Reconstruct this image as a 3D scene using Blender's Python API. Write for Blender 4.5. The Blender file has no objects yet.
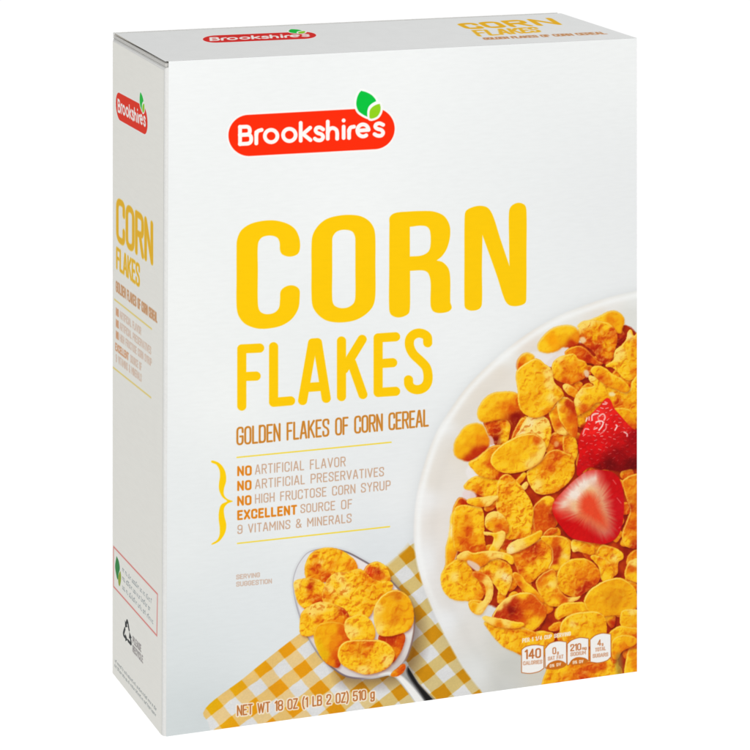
import bpy, bmesh, math
import numpy as np
from mathutils import Matrix

C = bpy.context.scene.collection
scene = bpy.context.scene
MM = 0.001

# ---------------------------------------------------------------- camera (a shift lens looking level, as product shots use)
CAM_C = np.array([-399.59395832, -864.24555094, 503.6765458])
CAM_R = np.array([[0.96876943, -0.24787119, 0.00675733],
                  [0.01246979, 0.02148336, -0.99969144],
                  [0.24764954, 0.96855477, 0.02390333]])
F, PX0, PY0 = 2074.586, 375 - 591.1945, 375 - 820.3501

def view(X):                      # world mm -> coordinates the artwork below was drawn in
    c = (np.asarray(X, float) - CAM_C) @ CAM_R.T
    return PX0 + F * c[..., 0] / c[..., 2], PY0 + F * c[..., 1] / c[..., 2]

cam = bpy.data.cameras.new('camera')
camo = bpy.data.objects.new('camera', cam)
C.objects.link(camo)
m = Matrix.Identity(4)
Rc = CAM_R.T @ np.diag([1, -1, -1])
for i in range(3):
    for j in range(3):
        m[i][j] = Rc[i, j]
    m[i][3] = CAM_C[i] * MM
camo.matrix_world = m
cam.sensor_width = 36
cam.lens = F / 750 * 36
cam.shift_x = 0.7882593
cam.shift_y = -1.0938002
cam.clip_start = 0.01
cam.clip_end = 200
scene.camera = camo

# ---------------------------------------------------------------- box corners (mm)
FBL = np.array([-.65, 0, .55]); FTL = np.array([-.21, 0, 299.68]); FTR = np.array([243.78, 0, 299.19]); FBR = np.array([242.83, 0, .29])
BBL = np.array([.91, 59.52, -.92]); BTL = np.array([.05, 59.52, 300.92]); BTR = np.array([241.61, 59.52, 300.28]); BBR = np.array([241.9, 59.52, -.9])

def quadmap(P00, P10, P11, P01):
    def f(s, t):
        s = np.asarray(s, float)[..., None]; t = np.asarray(t, float)[..., None]
        return P00 * (1 - s) * (1 - t) + P10 * s * (1 - t) + P11 * s * t + P01 * (1 - s) * t
    return f

# ---------------------------------------------------------------- small numeric paint kit
def homography(src, dst):
    A = []; b = []
    for (x, y), (u, v) in zip(src, dst):
        A.append([x, y, 1, 0, 0, 0, -u * x, -u * y]); b.append(u)
        A.append([0, 0, 0, x, y, 1, -v * x, -v * y]); b.append(v)
    h = np.linalg.solve(np.array(A, float), np.array(b, float))
    return np.append(h, 1).reshape(3, 3)

def hom(Hm, x, y):
    x = np.asarray(x, float); y = np.asarray(y, float)
    w = Hm[2, 0] * x + Hm[2, 1] * y + Hm[2, 2]
    return (Hm[0, 0] * x + Hm[0, 1] * y + Hm[0, 2]) / w, (Hm[1, 0] * x + Hm[1, 1] * y + Hm[1, 2]) / w

RNG = np.random.default_rng(7)
LAT = RNG.random((256, 256))
def vnoise(x, y, seed=0):
    x = x + seed * 17.31; y = y + seed * 9.77
    xi = np.floor(x).astype(int); yi = np.floor(y).astype(int)
    fx = x - xi; fy = y - yi
    fx = fx * fx * (3 - 2 * fx); fy = fy * fy * (3 - 2 * fy)
    a = LAT[yi & 255, xi & 255]; b = LAT[yi & 255, (xi + 1) & 255]
    c = LAT[(yi + 1) & 255, xi & 255]; d = LAT[(yi + 1) & 255, (xi + 1) & 255]
    return (a * (1 - fx) + b * fx) * (1 - fy) + (c * (1 - fx) + d * fx) * fy
def fbm(x, y, seed=0, o=3):
    r = 0; a = .5; n = 0
    for k in range(o):
        t = .7 + seed * 1.3 + k * 1.1; c, s_ = math.cos(t) * 2 ** k, math.sin(t) * 2 ** k
        r = r + a * vnoise(x * c - y * s_, x * s_ + y * c, seed + k * 3); n += a; a *= .5
    return r / n

def pts(s):
    return np.array([[float(v) for v in p.split(',')[:2]] for p in s.split()])
def smooth(P, n=6, closed=True):
    """interpolating curve through the points without overshoot"""
    P = np.asarray(P, float); N = len(P)
    nx = np.roll(P, -1, 0); pv = np.roll(P, 1, 0)
    if not closed:
        nx[-1] = P[-1]; pv[0] = P[0]
    d = nx - pv; d /= (np.linalg.norm(d, axis=1)[:, None] + 1e-9)
    out = []
    rng = range(N) if closed else range(N - 1)
    for i in rng:
        a = P[i]; b = P[(i + 1) % N]; L = np.linalg.norm(b - a)
        t = np.linspace(0, 1, n, endpoint=False)[:, None]
        h0 = 2 * t**3 - 3 * t**2 + 1; h1 = t**3 - 2 * t**2 + t; h2 = -2 * t**3 + 3 * t**2; h3 = t**3 - t**2
        out.append(h0 * a + h1 * d[i] * L * .95 + h2 * b + h3 * d[(i + 1) % N] * L * .95)
    out = np.concatenate(out)
    if not closed:
        out = np.vstack([out, P[-1]])
    return out

def sdf(P, X, Y):
    """signed distance, negative inside"""
    d2 = np.full(X.shape, 1e12); ins = np.zeros(X.shape, bool)
    n = len(P)
    for i in range(n):
        ax, ay = P[i]; bx, by = P[(i + 1) % n]
        ex, ey = bx - ax, by - ay
        L = ex * ex + ey * ey
        if L < 1e-12: continue
        t = np.clip(((X - ax) * ex + (Y - ay) * ey) / L, 0, 1)
        dx = X - ax - t * ex; dy = Y - ay - t * ey
        np.minimum(d2, dx * dx + dy * dy, out=d2)
        if ay != by:
            c = ((ay > Y) != (by > Y)) & (X < (bx - ax) * (Y - ay) / (by - ay) + ax)
            ins ^= c
    d = np.sqrt(d2)
    return np.where(ins, -d, d)

def segdist(segs, X, Y):
    d2 = np.full(X.shape, 1e12)
    for ax, ay, bx, by in segs:
        ex, ey = bx - ax, by - ay
        L = ex * ex + ey * ey + 1e-12
        t = np.clip(((X - ax) * ex + (Y - ay) * ey) / L, 0, 1)
        dx = X - ax - t * ex; dy = Y - ay - t * ey
        np.minimum(d2, dx * dx + dy * dy, out=d2)
    return np.sqrt(d2)

PAL = dict(L=(255, 220, 104), Y=(255, 200, 24), G=(248, 176, 8), O=(241, 140, 4), D=(222, 88, 2), R=(192, 44, 2), K=(142, 14, 2), P=(253, 230, 160), W=(233, 226, 221))
def colour(c):
    if isinstance(c, str): c = PAL[c]
    return np.array(c, float) / 255

class Canvas:
    """one printed sheet: a fine grid of coloured points; every print element keeps its own id so it becomes its own mesh"""
    def __init__(self, quad, w, h, cell, base):
        self.map = quad; self.nx = int(round(w / cell)) + 1; self.ny = int(round(h / cell)) + 1
        s, t = np.meshgrid(np.linspace(0, 1, self.nx), np.linspace(0, 1, self.ny))
        self.s, self.t = s, t
        self.col = np.empty(s.shape + (3,)); self.col[:] = colour(base)
        self.lab = np.zeros(s.shape, np.int32); self.names = ['']
        self.sets = {}; self.wh = (w, h)
        self.use('mm', s * w, t * h)
    def use(self, key, X=None, Y=None):
        if X is not None: self.sets[key] = (X, Y)
        self.X, self.Y = self.sets[key]
        self.px = abs(self.X[1, 1] - self.X[0, 0]) * .5 + abs(self.Y[1, 1] - self.Y[0, 0]) * .5
    def part(self, name):
        self.names.append(name); return len(self.names) - 1
    def box(self, x0, y0, x1, y1, pad):
        X = self.X[::6, ::6]; Y = self.Y[::6, ::6]
        k = (X > x0 - pad) & (X < x1 + pad) & (Y > y0 - pad) & (Y < y1 + pad)
        r = np.where(k.any(1))[0]; c = np.where(k.any(0))[0]
        if len(r) == 0: return None
        return slice(max(0, r[0] * 6 - 8), r[-1] * 6 + 14), slice(max(0, c[0] * 6 - 8), c[-1] * 6 + 14)
    def lay(self, sl, a, rgb, lab=None):
        self.col[sl] = self.col[sl] * (1 - a[..., None]) + rgb * a[..., None]
        if lab is not None:
            L = self.lab[sl]; L[a > .5] = lab
    def poly(self, P, c, lab=None, soft=.8, alpha=1., hole=None, sm=True, grow=0.):
        if isinstance(P, str): P = pts(P)
        if sm: P = smooth(P)
        sl = self.box(P[:, 0].min(), P[:, 1].min(), P[:, 0].max(), P[:, 1].max(), 3 + grow)
        if sl is None: return
        d = sdf(P, self.X[sl], self.Y[sl])
        if hole is not None:
            if isinstance(hole, str): hole = pts(hole)
            d = np.maximum(d, -sdf(smooth(hole), self.X[sl], self.Y[sl]))
        self.lay(sl, alpha * np.clip(.5 - (d - grow) / soft, 0, 1), colour(c), lab)
    def stroke(self, lines, th, c, lab=None, soft=.8, alpha=1.):
        segs = []
        for P in lines:
            if isinstance(P, str): P = pts(P)
            P = np.asarray(P, float)
            segs += [(P[i, 0], P[i, 1], P[i + 1, 0], P[i + 1, 1]) for i in range(len(P) - 1)]
        S = np.array(segs)
        sl = self.box(S[:, [0, 2]].min(), S[:, [1, 3]].min(), S[:, [0, 2]].max(), S[:, [1, 3]].max(), th + 2)
        if sl is None: return
        d = segdist(segs, self.X[sl], self.Y[sl]) - th / 2
        self.lay(sl, alpha * np.clip(.5 - d / soft, 0, 1), colour(c), lab)

def gradient(X, Y, spots, power=1.7, eps=3.):
    num = 0; den = 0
    for x, y, c in spots:
        w = 1 / ((X - x) ** 2 + (Y - y) ** 2 + eps) ** power
        num = num + w[..., None] * c; den = den + w
    return num / den[..., None]

def spotlist(s):
    out = []
    for q in s.split():
        b = q.split(',')
        out.append((float(b[0]), float(b[1]), colour(b[2]) if len(b) == 3 else colour(tuple(int(v) for v in b[2:5]))))
    return out

FLK = [0]
def flake(cv, P, spots, tex=.5, rim=.6, rimcol='L', sh=.74, soft=.9, lab=None, milk=None, rag=.35, power=1.7):
    """one painted cornflake of the printed photo"""
    FLK[0] += 1; k = FLK[0]
    P = smooth(pts(P)); sp = spotlist(spots)
    sl = cv.box(P[:, 0].min(), P[:, 1].min(), P[:, 0].max(), P[:, 1].max(), 8)
    if sl is None: return
    X, Y = cv.X[sl], cv.Y[sl]
    d = sdf(P, X, Y)
    n1 = fbm(X / 1.9, Y / 1.9, k)
    d = d + (n1 - .5) * 2 * rag - .45
    # cast shade on what the flake overlaps in the picture
    if sh > 0:
        ds = sdf(P, X - 1.3, Y - 2.0)
        s = np.clip(.5 - ds / 5, 0, 1); s = s * s * sh
        L = cv.lab[sl]
        pale = np.isin(L, milk) if milk is not None else np.zeros(L.shape, bool)
        kk = np.where(pale[..., None], np.array([.10, .22, .38]), np.array([.42, .78, .85]))
        cv.col[sl] = cv.col[sl] * (1 - kk * s[..., None])
    base = gradient(X, Y, sp, power)
    # toasted blisters
    wx = X + (fbm(X / 5, Y / 5, k + 5, 2) - .5) * 5; wy = Y + (fbm(X / 5, Y / 5, k + 6, 2) - .5) * 5
    def cells(x, y):
        f = 0
        for q, sc in ((0, 4.6), (1, 2.6), (2, 1.6)):
            v = fbm(x / sc, y / sc, k + 40 + q * 7, 2); f = f + (1 - np.abs(2 * v - 1)) ** 2 * sc * .22
        return f
    bump = (cells(wx, wy) - cells(wx + .7, wy + 1.0)) * .62 * tex + (fbm(wx / 4.5, wy / 4.5, k + 21, 2) - fbm((wx + 1.2) / 4.5, (wy + 1.6) / 4.5, k + 21, 2)) * 3.6 * tex
    g1 = fbm(X / 1.5, Y / 1.5, k + 80, 2) - .5
    bump = bump + g1 * .8 * tex
    up = np.clip(bump, 0, 1)[..., None]; dn = np.clip(-bump, 0, 1)[..., None]
    base = base * (1 - up * .42) + colour('L') * up * .42
    base = base * (1 - dn * np.array([.10, .36, .6]))
    blot = np.clip((fbm(X / 6, Y / 6, k + 11) - .52) * 3, 0, 1)[..., None] * .16
    base = base * (1 - blot * np.array([.04, .22, .4]))
    # light rim on the upper left edge, warm turn-down on the lower right
    gy, gx = np.gradient(d)
    gx2 = gx; gy2 = gy
    # grid rows run upwards, picture y downwards
    dX = np.gradient(X, axis=1); dY = np.gradient(Y, axis=0)
    nx = gx2 / (dX + 1e-9); ny = gy2 / (dY - 1e-9)
    nn = np.sqrt(nx * nx + ny * ny) + 1e-6
    lit = np.clip(.30 + .75 * (-(nx * .55 + ny * .83) / nn), 0, 1)
    r = np.exp(-((d + 1.0) / .75) ** 2) * np.clip(rim * 1.15, 0, 1) * lit
    base = base * (1 - r[..., None]) + colour(rimcol) * r[..., None]
    tn = np.exp(-((d + .4) / 1.3) ** 2) * np.clip((nx * .55 + ny * .83) / nn, 0, 1) * .35
    base = base * (1 - tn[..., None] * np.array([.12, .5, .8]))
    cv.lay(sl, np.clip(.5 - d / soft, 0, 1), np.clip(base, 0, 1), lab)

# ---------------------------------------------------------------- lettering: condensed stroke alphabet
def rr(P, r, closed=False):
    P = np.asarray(P, float); n = len(P); out = []
    for i in range(n):
        if not closed and i in (0, n - 1): out.append(P[i][None]); continue
        a = P[i - 1]; b = P[i]; c = P[(i + 1) % n]
        la = np.linalg.norm(a - b); lc = np.linalg.norm(c - b)
        q = min(r, la * .5, lc * .5)
        p0 = b + (a - b) / la * q; p1 = b + (c - b) / lc * q
        t = np.linspace(0, 1, 6)[:, None]
        out.append((1 - t) ** 2 * p0 + 2 * t * (1 - t) * b + t * t * p1)
    out = np.concatenate(out)
    if closed: out = np.vstack([out, out[0]])
    return out
def glyph(ch):
    w = .42; r = .21
    L = lambda *p: np.array(p, float)
    if ch in 'O0': return w, [rr([(0, 0), (0, 1), (w, 1), (w, 0)], r, True)]
    if ch == 'C': return w, [rr([(w, .72), (w, 1), (0, 1), (0, 0), (w, 0), (w, .28)], r)]
    if ch == 'G': return w, [rr([(w, .72), (w, 1), (0, 1), (0, 0), (w, 0), (w, .47)], r), L((w, .47), (w * .55, .47))]
    if ch == 'S': return w, [rr([(w, .74), (w, 1), (0, 1), (0, .6), (w, .42), (w, 0), (0, 0), (0, .26)], r)]
    if ch == 'R': return w, [L((0, 0), (0, 1)), rr([(0, 1), (w, 1), (w, .5), (0, .5)], .18), L((w * .55, .5), (w, 0))]
    if ch == 'P': return w, [L((0, 0), (0, 1)), rr([(0, 1), (w, 1), (w, .46), (0, .46)], .18)]
    if ch == 'B': return w, [L((0, 0), (0, 1)), rr([(0, 1), (w * .95, 1), (w * .95, .53), (0, .53)], .16), rr([(0, .53), (w, .53), (w, 0), (0, 0)], .18)]
    if ch == 'D': return w, [rr([(0, 0), (0, 1), (w, 1), (w, 0)], .2, True), L((0, 0), (0, 1)), L((0, 0), (.1, 0)), L((0, 1), (.1, 1))]
    if ch == 'E': return .36, [L((.36, 1), (0, 1), (0, 0), (.36, 0)), L((0, .52), (.3, .52))]
    if ch == 'F': return .34, [L((.34, 1), (0, 1), (0, 0)), L((0, .52), (.29, .52))]
    if ch == 'L': return .33, [L((0, 1), (0, 0), (.33, 0))]
    if ch == 'H': return w, [L((0, 0), (0, 1)), L((w, 0), (w, 1)), L((0, .5), (w, .5))]
    if ch == 'I': return .02, [L((0.01, 0), (0.01, 1))]
    if ch == '1': return .16, [L((.16, 0), (.16, 1), (0, .84))]
    if ch == 'N': return w, [L((0, 0), (0, 1), (w, 0), (w, 1))]
    if ch == 'M': return .56, [L((0, 0), (0, 1), (.28, .35), (.56, 1), (.56, 0))]
    if ch == 'T': return .4, [L((0, 1), (.4, 1)), L((.2, 1), (.2, 0))]
    if ch == 'U': return w, [rr([(0, 1), (0, 0), (w, 0), (w, 1)], r)]
    if ch == 'V': return .46, [L((0, 1), (.23, 0), (.46, 1))]
    if ch == 'W': return .66, [L((0, 1), (.16, 0), (.33, .9), (.5, 0), (.66, 1))]
    if ch == 'X': return .44, [L((0, 0), (.44, 1)), L((0, 1), (.44, 0))]
    if ch == 'Y': return .44, [L((0, 1), (.22, .45), (.44, 1)), L((.22, .45), (.22, 0))]
    if ch == 'Z': return .4, [L((0, 1), (.4, 1), (0, 0), (.4, 0))]
    if ch == 'A': return .46, [L((0, 0), (.2, 1), (.26, 1), (.46, 0)), L((.07, .3), (.39, .3))]
    if ch == 'K': return .44, [L((0, 0), (0, 1)), L((.42, 1), (0, .42)), L((.14, .6), (.44, 0))]
    if ch == '2': return w, [rr([(0, .72), (0, 1), (w, 1), (w, .62), (0, .12), (0, 0)], .2), L((0, 0), (w, 0))]
    if ch == '4': return .46, [L((.34, 0), (.34, 1), (0, .26), (.46, .26))]
    if ch == '5': return w, [L((w, 1), (.03, 1), (0, .55)), rr([(0, .55), (w, .6), (w, 0), (0, 0), (0, .25)], r)]
    if ch == '8': return w, [rr([(0, .52), (0, 1), (w, 1), (w, .52)], .2, True), rr([(0, 0), (0, .52), (w, .52), (w, 0)], .2, True)]
    if ch == '9': return w, [rr([(w, .46), (0, .46), (0, 1), (w, 1)], .2, True), rr([(w, .8), (w, 0), (0, 0), (0, .22)], r)]
    if ch == '&': return .5, [rr([(.5, 0), (.06, .7), (.06, 1), (.36, 1), (.36, .66), (0, .4), (0, 0), (.36, 0), (.48, .38)], .16)]
    if ch == '(': return .14, [rr([(.14, 1.12), (0, .8), (0, .15), (.14, -.18)], .3)]
    if ch == ')': return .14, [rr([(0, 1.12), (.14, .8), (.14, .15), (0, -.18)], .3)]
    if ch == '%': return .5, [L((.08, 0), (.42, 1)), rr([(0, .6), (0, 1), (.16, 1), (.16, .6)], .08, True), rr([(.34, 0), (.34, .4), (.5, .4), (.5, 0)], .08, True)]
    if ch == '/': return .36, [L((0, -.05), (.36, 1.05))]
    if ch == 'g': return .36, [rr([(.36, .05), (0, .05), (0, .68), (.36, .68)], .16, True), rr([(.36, .68), (.36, -.28), (0, -.28), (.02, -.12)], .16)]
    if ch == 'm': return .5, [L((0, 0), (0, .66)), rr([(0, .5), (.05, .66), (.25, .66), (.25, 0)], .1), rr([(.25, .5), (.3, .66), (.5, .66), (.5, 0)], .1)]
    return .24, []

def layout(s, gap=.2):
    x = 0; out = []
    for ch in s:
        w, gl = glyph(ch)
        out.append((x, gl)); x += w + gap
    return out, x - gap

def text(cv, s, p0, p1, h, th, c, lab=None, q0=None, q1=None, gap=.2, halo=None, soft=.8, alpha=1.):
    """baseline p0..p1 in the current coordinates, cap height h (h0,h1), or explicit top corners q0,q1"""
    p0 = np.array(p0, float); p1 = np.array(p1, float)
    if q0 is None:
        h0, h1 = h if isinstance(h, tuple) else (h, h)
        q0 = p0 + (0, -h0 * cv.upsign); q1 = p1 + (0, -h1 * cv.upsign)
    q0 = np.array(q0, float); q1 = np.array(q1, float)
    gl, W = layout(s, gap)
    Hm = homography([(0, 0), (W, 0), (W, 1), (0, 1)], [p0, p1, q1, q0])
    runs = []
    for x, g in gl:
        if not g: continue
        runs.append([np.stack(hom(Hm, P[:, 0] + x, P[:, 1]), 1) for P in g])
    if halo:
        for g in runs: cv.stroke(g, th + halo[1] * 2, halo[0], lab, soft=1.1)
    for g in runs: cv.stroke(g, th, c, lab, soft, alpha)

def arc(cx, cy, rx, ry, a0, a1, n=20):
    a = np.radians(np.linspace(a0, a1, n))
    return np.stack([cx + rx * np.cos(a), cy + ry * np.sin(a)], 1)

LEAF_A = "120,330 120,330 175,345 230,375 268,415 280,440 280,440 235,465 200,500 185,550 185,608 185,608 140,585 90,545 68,480 75,410 98,355"
LEAF_B = "318,470 318,470 328,510 320,560 290,605 235,628 212,622 208,580 215,535 245,500 285,478"
LF = lambda s: np.stack([350 + pts(s)[:, 0] / 10.72, 60 + pts(s)[:, 1] / 10.72], 1)
def brand(cv, red=(255, 44, 4), th=3.9, ring=1.7, outline=True, white=(255, 250, 246)):
    """red pill with the store name and two leaves; drawn in front-panel coordinates"""
    pl = cv.part('brand_logo'); lf = cv.part('leaf_emblem')
    if outline: cv.stroke(["249,135.4 374,128.6"], 45.0, (250, 248, 246), None)
    cv.stroke(["249,135.4 374,128.6"], 41.2, red, pl)
    z = lambda P: np.stack([220 + np.asarray(P, float)[:, 0] / 7.5, 80 + np.asarray(P, float)[:, 1] / 7.5], 1)
    y = lambda P: np.stack([310 + np.asarray(P, float)[:, 0] / 7.5, 80 + np.asarray(P, float)[:, 1] / 7.5], 1)
    G = []
    G += [z([(150, 480), (150, 352)]), z(rr([(150, 352), (222, 349), (224, 408), (150, 412)], 28)), z(rr([(150, 412), (234, 408), (234, 476), (150, 480)], 32))]
    G += [z([(272, 475), (272, 392)]), z(smooth([(272, 410), (282, 385), (312, 374)], closed=False))]
    G += [z(arc(383, 420, 47, 46, 0, 360, 30)), z(arc(520, 412, 47, 46, 0, 360, 30))]
    G += [z([(605, 322), (605, 455)]), z([(676, 358), (622, 405), (678, 450)])]
    G += [y(smooth([(98, 370), (75, 356), (50, 360), (42, 380), (58, 398), (85, 407), (98, 427), (84, 449), (55, 451), (36, 440)], closed=False))]
    G += [y([(133, 312), (133, 440)]), y(smooth([(133, 395), (145, 370), (170, 360), (195, 372), (203, 395), (203, 440)], closed=False))]
    G += [y([(252, 350), (252, 434)]), y([(252, 303), (252, 304)])]
    G += [y([(293, 434), (293, 375)]), y(smooth([(293, 385), (303, 358), (330, 350)], closed=False))]
    G += [y(arc(397, 378, 42, 45, -8, -340, 30)[:27]), y([(358, 380), (437, 374)])]
    G += [y(smooth([(548, 336), (522, 325), (496, 333), (490, 352), (506, 366), (534, 375), (548, 395), (534, 416), (505, 417), (484, 406)], closed=False))]
    for g in G: cv.stroke([g], th, white, pl)
    for P, c in ((LEAF_A, (4, 196, 62)), (LEAF_B, (146, 212, 30))):
        cv.poly(LF(P), (251, 252, 248), lf, grow=ring + .6)
    cv.poly(LF(LEAF_A), (4, 196, 62), lf)
    cv.poly(LF(LEAF_B), (251, 252, 248), lf, grow=ring)
    cv.poly(LF(LEAF_B), (146, 212, 30), lf)

T_C = "35,300 38,240 60,190 110,155 180,138 245,137 310,155 350,185 372,235 374,290 360,318 318,330 280,318 268,295 266,255 252,228 215,217 170,228 150,262 149,400 149,580 160,622 190,638 235,632 262,605 268,560 272,515 300,490 340,485 370,505 373,550 365,610 330,665 275,700 200,716 140,714 80,690 45,645 35,590 35,450"
T_O = "8,300 15,240 45,190 90,155 150,138 210,133 270,140 315,165 342,205 350,260 350,400 350,560 338,620 300,665 240,698 160,710 90,700 45,670 15,625 8,560 8,430"
T_OI = "119,290 122,250 145,222 185,213 225,222 241,250 243,300 243,430 243,570 235,605 205,628 165,633 130,618 119,585 119,440"
T_R = "22,170 24,135 50,115 110,108 190,105 245,108 295,130 322,175 325,230 310,290 285,330 258,352 258,352 290,362 318,395 326,450 326,560 333,590 315,608 270,615 240,605 228,575 228,460 215,415 190,402 125,404 125,404 125,500 124,590 115,620 70,637 32,625 21,595 21,400"
T_RI = "124,184 124,184 180,178 212,185 226,210 227,280 215,310 180,328 124,332 124,332"
T_N = "398,140 405,105 440,85 480,79 515,90 540,130 575,240 622,380 622,380 620,240 620,110 632,80 665,64 698,75 707,110 707,300 706,530 700,565 660,580 620,575 597,545 560,430 487,225 487,225 484,400 484,570 470,595 430,603 402,590 397,560 397,350"
def at(s, ox, oy, k):
    P = pts(s); return np.stack([ox + P[:, 0] / k, oy + P[:, 1] / k], 1)
def title(cv, c=(255, 204, 2), th=9.1, upper=True):
    lab = cv.part('title_lettering')
    if upper:
        cv.poly(at(T_C, 230, 195, 5.36), c, lab)
        cv.poly(at(T_O, 310, 190, 5.36), c, lab, hole=at(T_OI, 310, 190, 5.36))
        cv.poly(at(T_R, 385, 190, 5), c, lab, hole=at(T_RI, 385, 190, 5))
        cv.poly(at(T_N, 385, 190, 5), c, lab)
    lab2 = cv.part('title_lettering')
    a = lambda s: at(s, 230, 325, 6.82)
    b = lambda s: at(s, 330, 320, 6.82)
    for g in ([a("80,553 80,163 202,157"), a("80,352 178,348")], [a("297,148 297,527 413,517")],
              [a("495,515 563,122 596,120 656,500"), a("520,426 635,418")],
              [b("78,143 78,522"), b("219,132 95,335"), b("148,292 224,508")],
              [b("447,114 328,122 328,494 447,486"), b("328,298 427,291")],
              [smooth(b("666,155 660,112 618,90 575,97 545,130 543,180 568,232 620,282 655,322 668,375 664,425 640,460 600,475 560,466 538,440 535,408"), closed=False)]):
        cv.stroke(g, th, c, lab2)

# ---------------------------------------------------------------- FRONT PANEL ARTWORK
front = quadmap(FBL, FBR, FTR, FTL)
EDGE = 1.5 / 243                                     # the rounded fold on the left stays carton
def sub(q, s0, s1, t0, t1):
    return lambda s, t: q(s0 + (s1 - s0) * np.asarray(s, float), t0 + (t1 - t0) * np.asarray(t, float))
fq = sub(front, EDGE, 1, 0, 1)
_flat = fq
def fq(s, t):
    P = _flat(s, t).copy(); P[..., 1] -= 1.6 * np.sin(np.pi * np.asarray(s, float)) ** .8 * np.sin(np.pi * np.asarray(t, float)) ** .8
    return P
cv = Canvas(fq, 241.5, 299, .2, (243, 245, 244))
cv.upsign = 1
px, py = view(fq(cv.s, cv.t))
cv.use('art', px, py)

# soft cool shade on the printed table top towards the lower left of the printed photo
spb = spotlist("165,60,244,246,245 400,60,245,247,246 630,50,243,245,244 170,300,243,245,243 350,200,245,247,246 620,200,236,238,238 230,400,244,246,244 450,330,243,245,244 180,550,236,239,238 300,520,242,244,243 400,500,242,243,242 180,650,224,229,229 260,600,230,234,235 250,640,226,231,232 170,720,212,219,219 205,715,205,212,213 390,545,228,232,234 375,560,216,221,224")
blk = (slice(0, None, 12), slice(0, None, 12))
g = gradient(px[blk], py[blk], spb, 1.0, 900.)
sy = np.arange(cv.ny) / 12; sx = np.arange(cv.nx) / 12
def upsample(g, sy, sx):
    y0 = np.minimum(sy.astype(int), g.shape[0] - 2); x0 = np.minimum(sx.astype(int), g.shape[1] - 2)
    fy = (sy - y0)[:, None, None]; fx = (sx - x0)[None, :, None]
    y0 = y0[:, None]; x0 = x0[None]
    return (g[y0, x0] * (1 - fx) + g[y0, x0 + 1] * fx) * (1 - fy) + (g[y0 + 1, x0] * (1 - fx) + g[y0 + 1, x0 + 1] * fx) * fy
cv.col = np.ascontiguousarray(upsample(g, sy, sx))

# gingham cloth
cl = cv.part('printed_cloth')
CLOTH = smooth(pts("203,713 214,700 240,681 262,663 290,641 330,611 360,588 385,567 405,549 416,538 446,538 470,600 500,650 520,700 520,740 216,740 208,722"), 3)
sl = cv.box(195, 530, 510, 745, 6)
X, Y = cv.X[sl], cv.Y[sl]
d = sdf(CLOTH, X, Y)
det = 24.4 * 20.1 + 18.8 * 16.4
qx = X - 262 + (fbm(X / 9, Y / 9, 5) - .5) * 1.6; qy = Y - 668 + (fbm(X / 9, Y / 9, 6) - .5) * 1.6
I = (qx * 20.1 - qy * 16.4) / det; J = (24.4 * qy + 18.8 * qx) / det
def band(v, w=.035):
    f = np.abs(v - np.round(v)); return np.clip(.5 + (.25 - f) / w, 0, 1)
b1 = band(I); b2 = band(J)
right = np.clip((X - 300) / 110, 0, 1)[..., None]; left = np.clip((262 - X + (700 - Y) * .4) / 60, 0, 1)[..., None]
dark = colour((240, 160, 14)) * (1 - right) + colour((214, 146, 10)) * right
dark = dark * (1 - left) + colour((238, 186, 8)) * left
mid = colour((240, 208, 146)) * (1 - right) + colour((222, 200, 140)) * right
mid2 = colour((240, 200, 120)) * (1 - right) + colour((222, 196, 124)) * right
wh = colour((231, 231, 230)) + 0 * right
c1 = b1[..., None]; c2 = b2[..., None]
rgb = wh * (1 - c1) * (1 - c2) + mid * c1 * (1 - c2) + mid2 * (1 - c1) * c2 + dark * c1 * c2
weave = 1 + (fbm(I * 26, J * 26, 3, 2) - .5) * .05
shade = 1 - .06 * fbm(X / 22, Y / 22, 9)
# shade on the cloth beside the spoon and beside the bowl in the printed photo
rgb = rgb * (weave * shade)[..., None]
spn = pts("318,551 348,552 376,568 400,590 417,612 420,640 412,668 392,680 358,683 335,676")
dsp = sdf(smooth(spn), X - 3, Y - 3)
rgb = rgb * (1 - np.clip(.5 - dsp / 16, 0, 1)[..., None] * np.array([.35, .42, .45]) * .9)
softc = .9 + 5.0 * np.clip((600 - Y) / 60, 0, 1)
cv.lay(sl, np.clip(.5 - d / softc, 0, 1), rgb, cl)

# bowl
bw = cv.part('printed_bowl')
BOWL = smooth(pts("650,287 633,291.5 610,297 587,304.5 560,315 533,330 508,348 483,370 465,389 450,410 438,429 430,447 425,462 420,480 416,500 413.8,523 414.5,550 421,580 432,609 446,638 463,668 480,690 500,716 660,716 660,287"), 4)
sl = cv.box(405, 280, 660, 720, 8)
X, Y = cv.X[sl], cv.Y[sl]
d = sdf(BOWL, X, Y)
spw = spotlist("560,322,239,240,237 500,356,240,241,238 445,430,240,240,238 425,500,241,240,238 424,560,240,240,239 445,620,236,237,237 475,670,226,227,224 505,690,208,208,203 510,665,205,205,198 540,676,212,208,196 500,645,216,214,206 470,630,226,223,217 450,600,229,225,220 450,560,228,220,213 440,520,232,225,217 436,480,231,225,216 448,440,231,226,218 462,415,230,224,214 478,392,231,224,213 500,372,232,224,212 530,345,232,223,212 560,325,232,228,219 600,312,233,226,216 632,318,226,226,220 636,300,233,234,230 460,450,230,221,208 610,305,236,234,229")
rgb = gradient(X, Y, spw, 1.4, 40.)
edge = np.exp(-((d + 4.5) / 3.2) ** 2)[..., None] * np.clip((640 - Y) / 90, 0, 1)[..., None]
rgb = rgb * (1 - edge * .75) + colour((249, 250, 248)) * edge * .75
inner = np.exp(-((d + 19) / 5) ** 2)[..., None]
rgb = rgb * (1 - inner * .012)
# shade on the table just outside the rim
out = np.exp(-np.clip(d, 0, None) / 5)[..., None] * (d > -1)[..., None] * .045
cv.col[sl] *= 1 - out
cv.lay(sl, np.clip(.5 - d / 2.2, 0, 1), rgb, bw)

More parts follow.
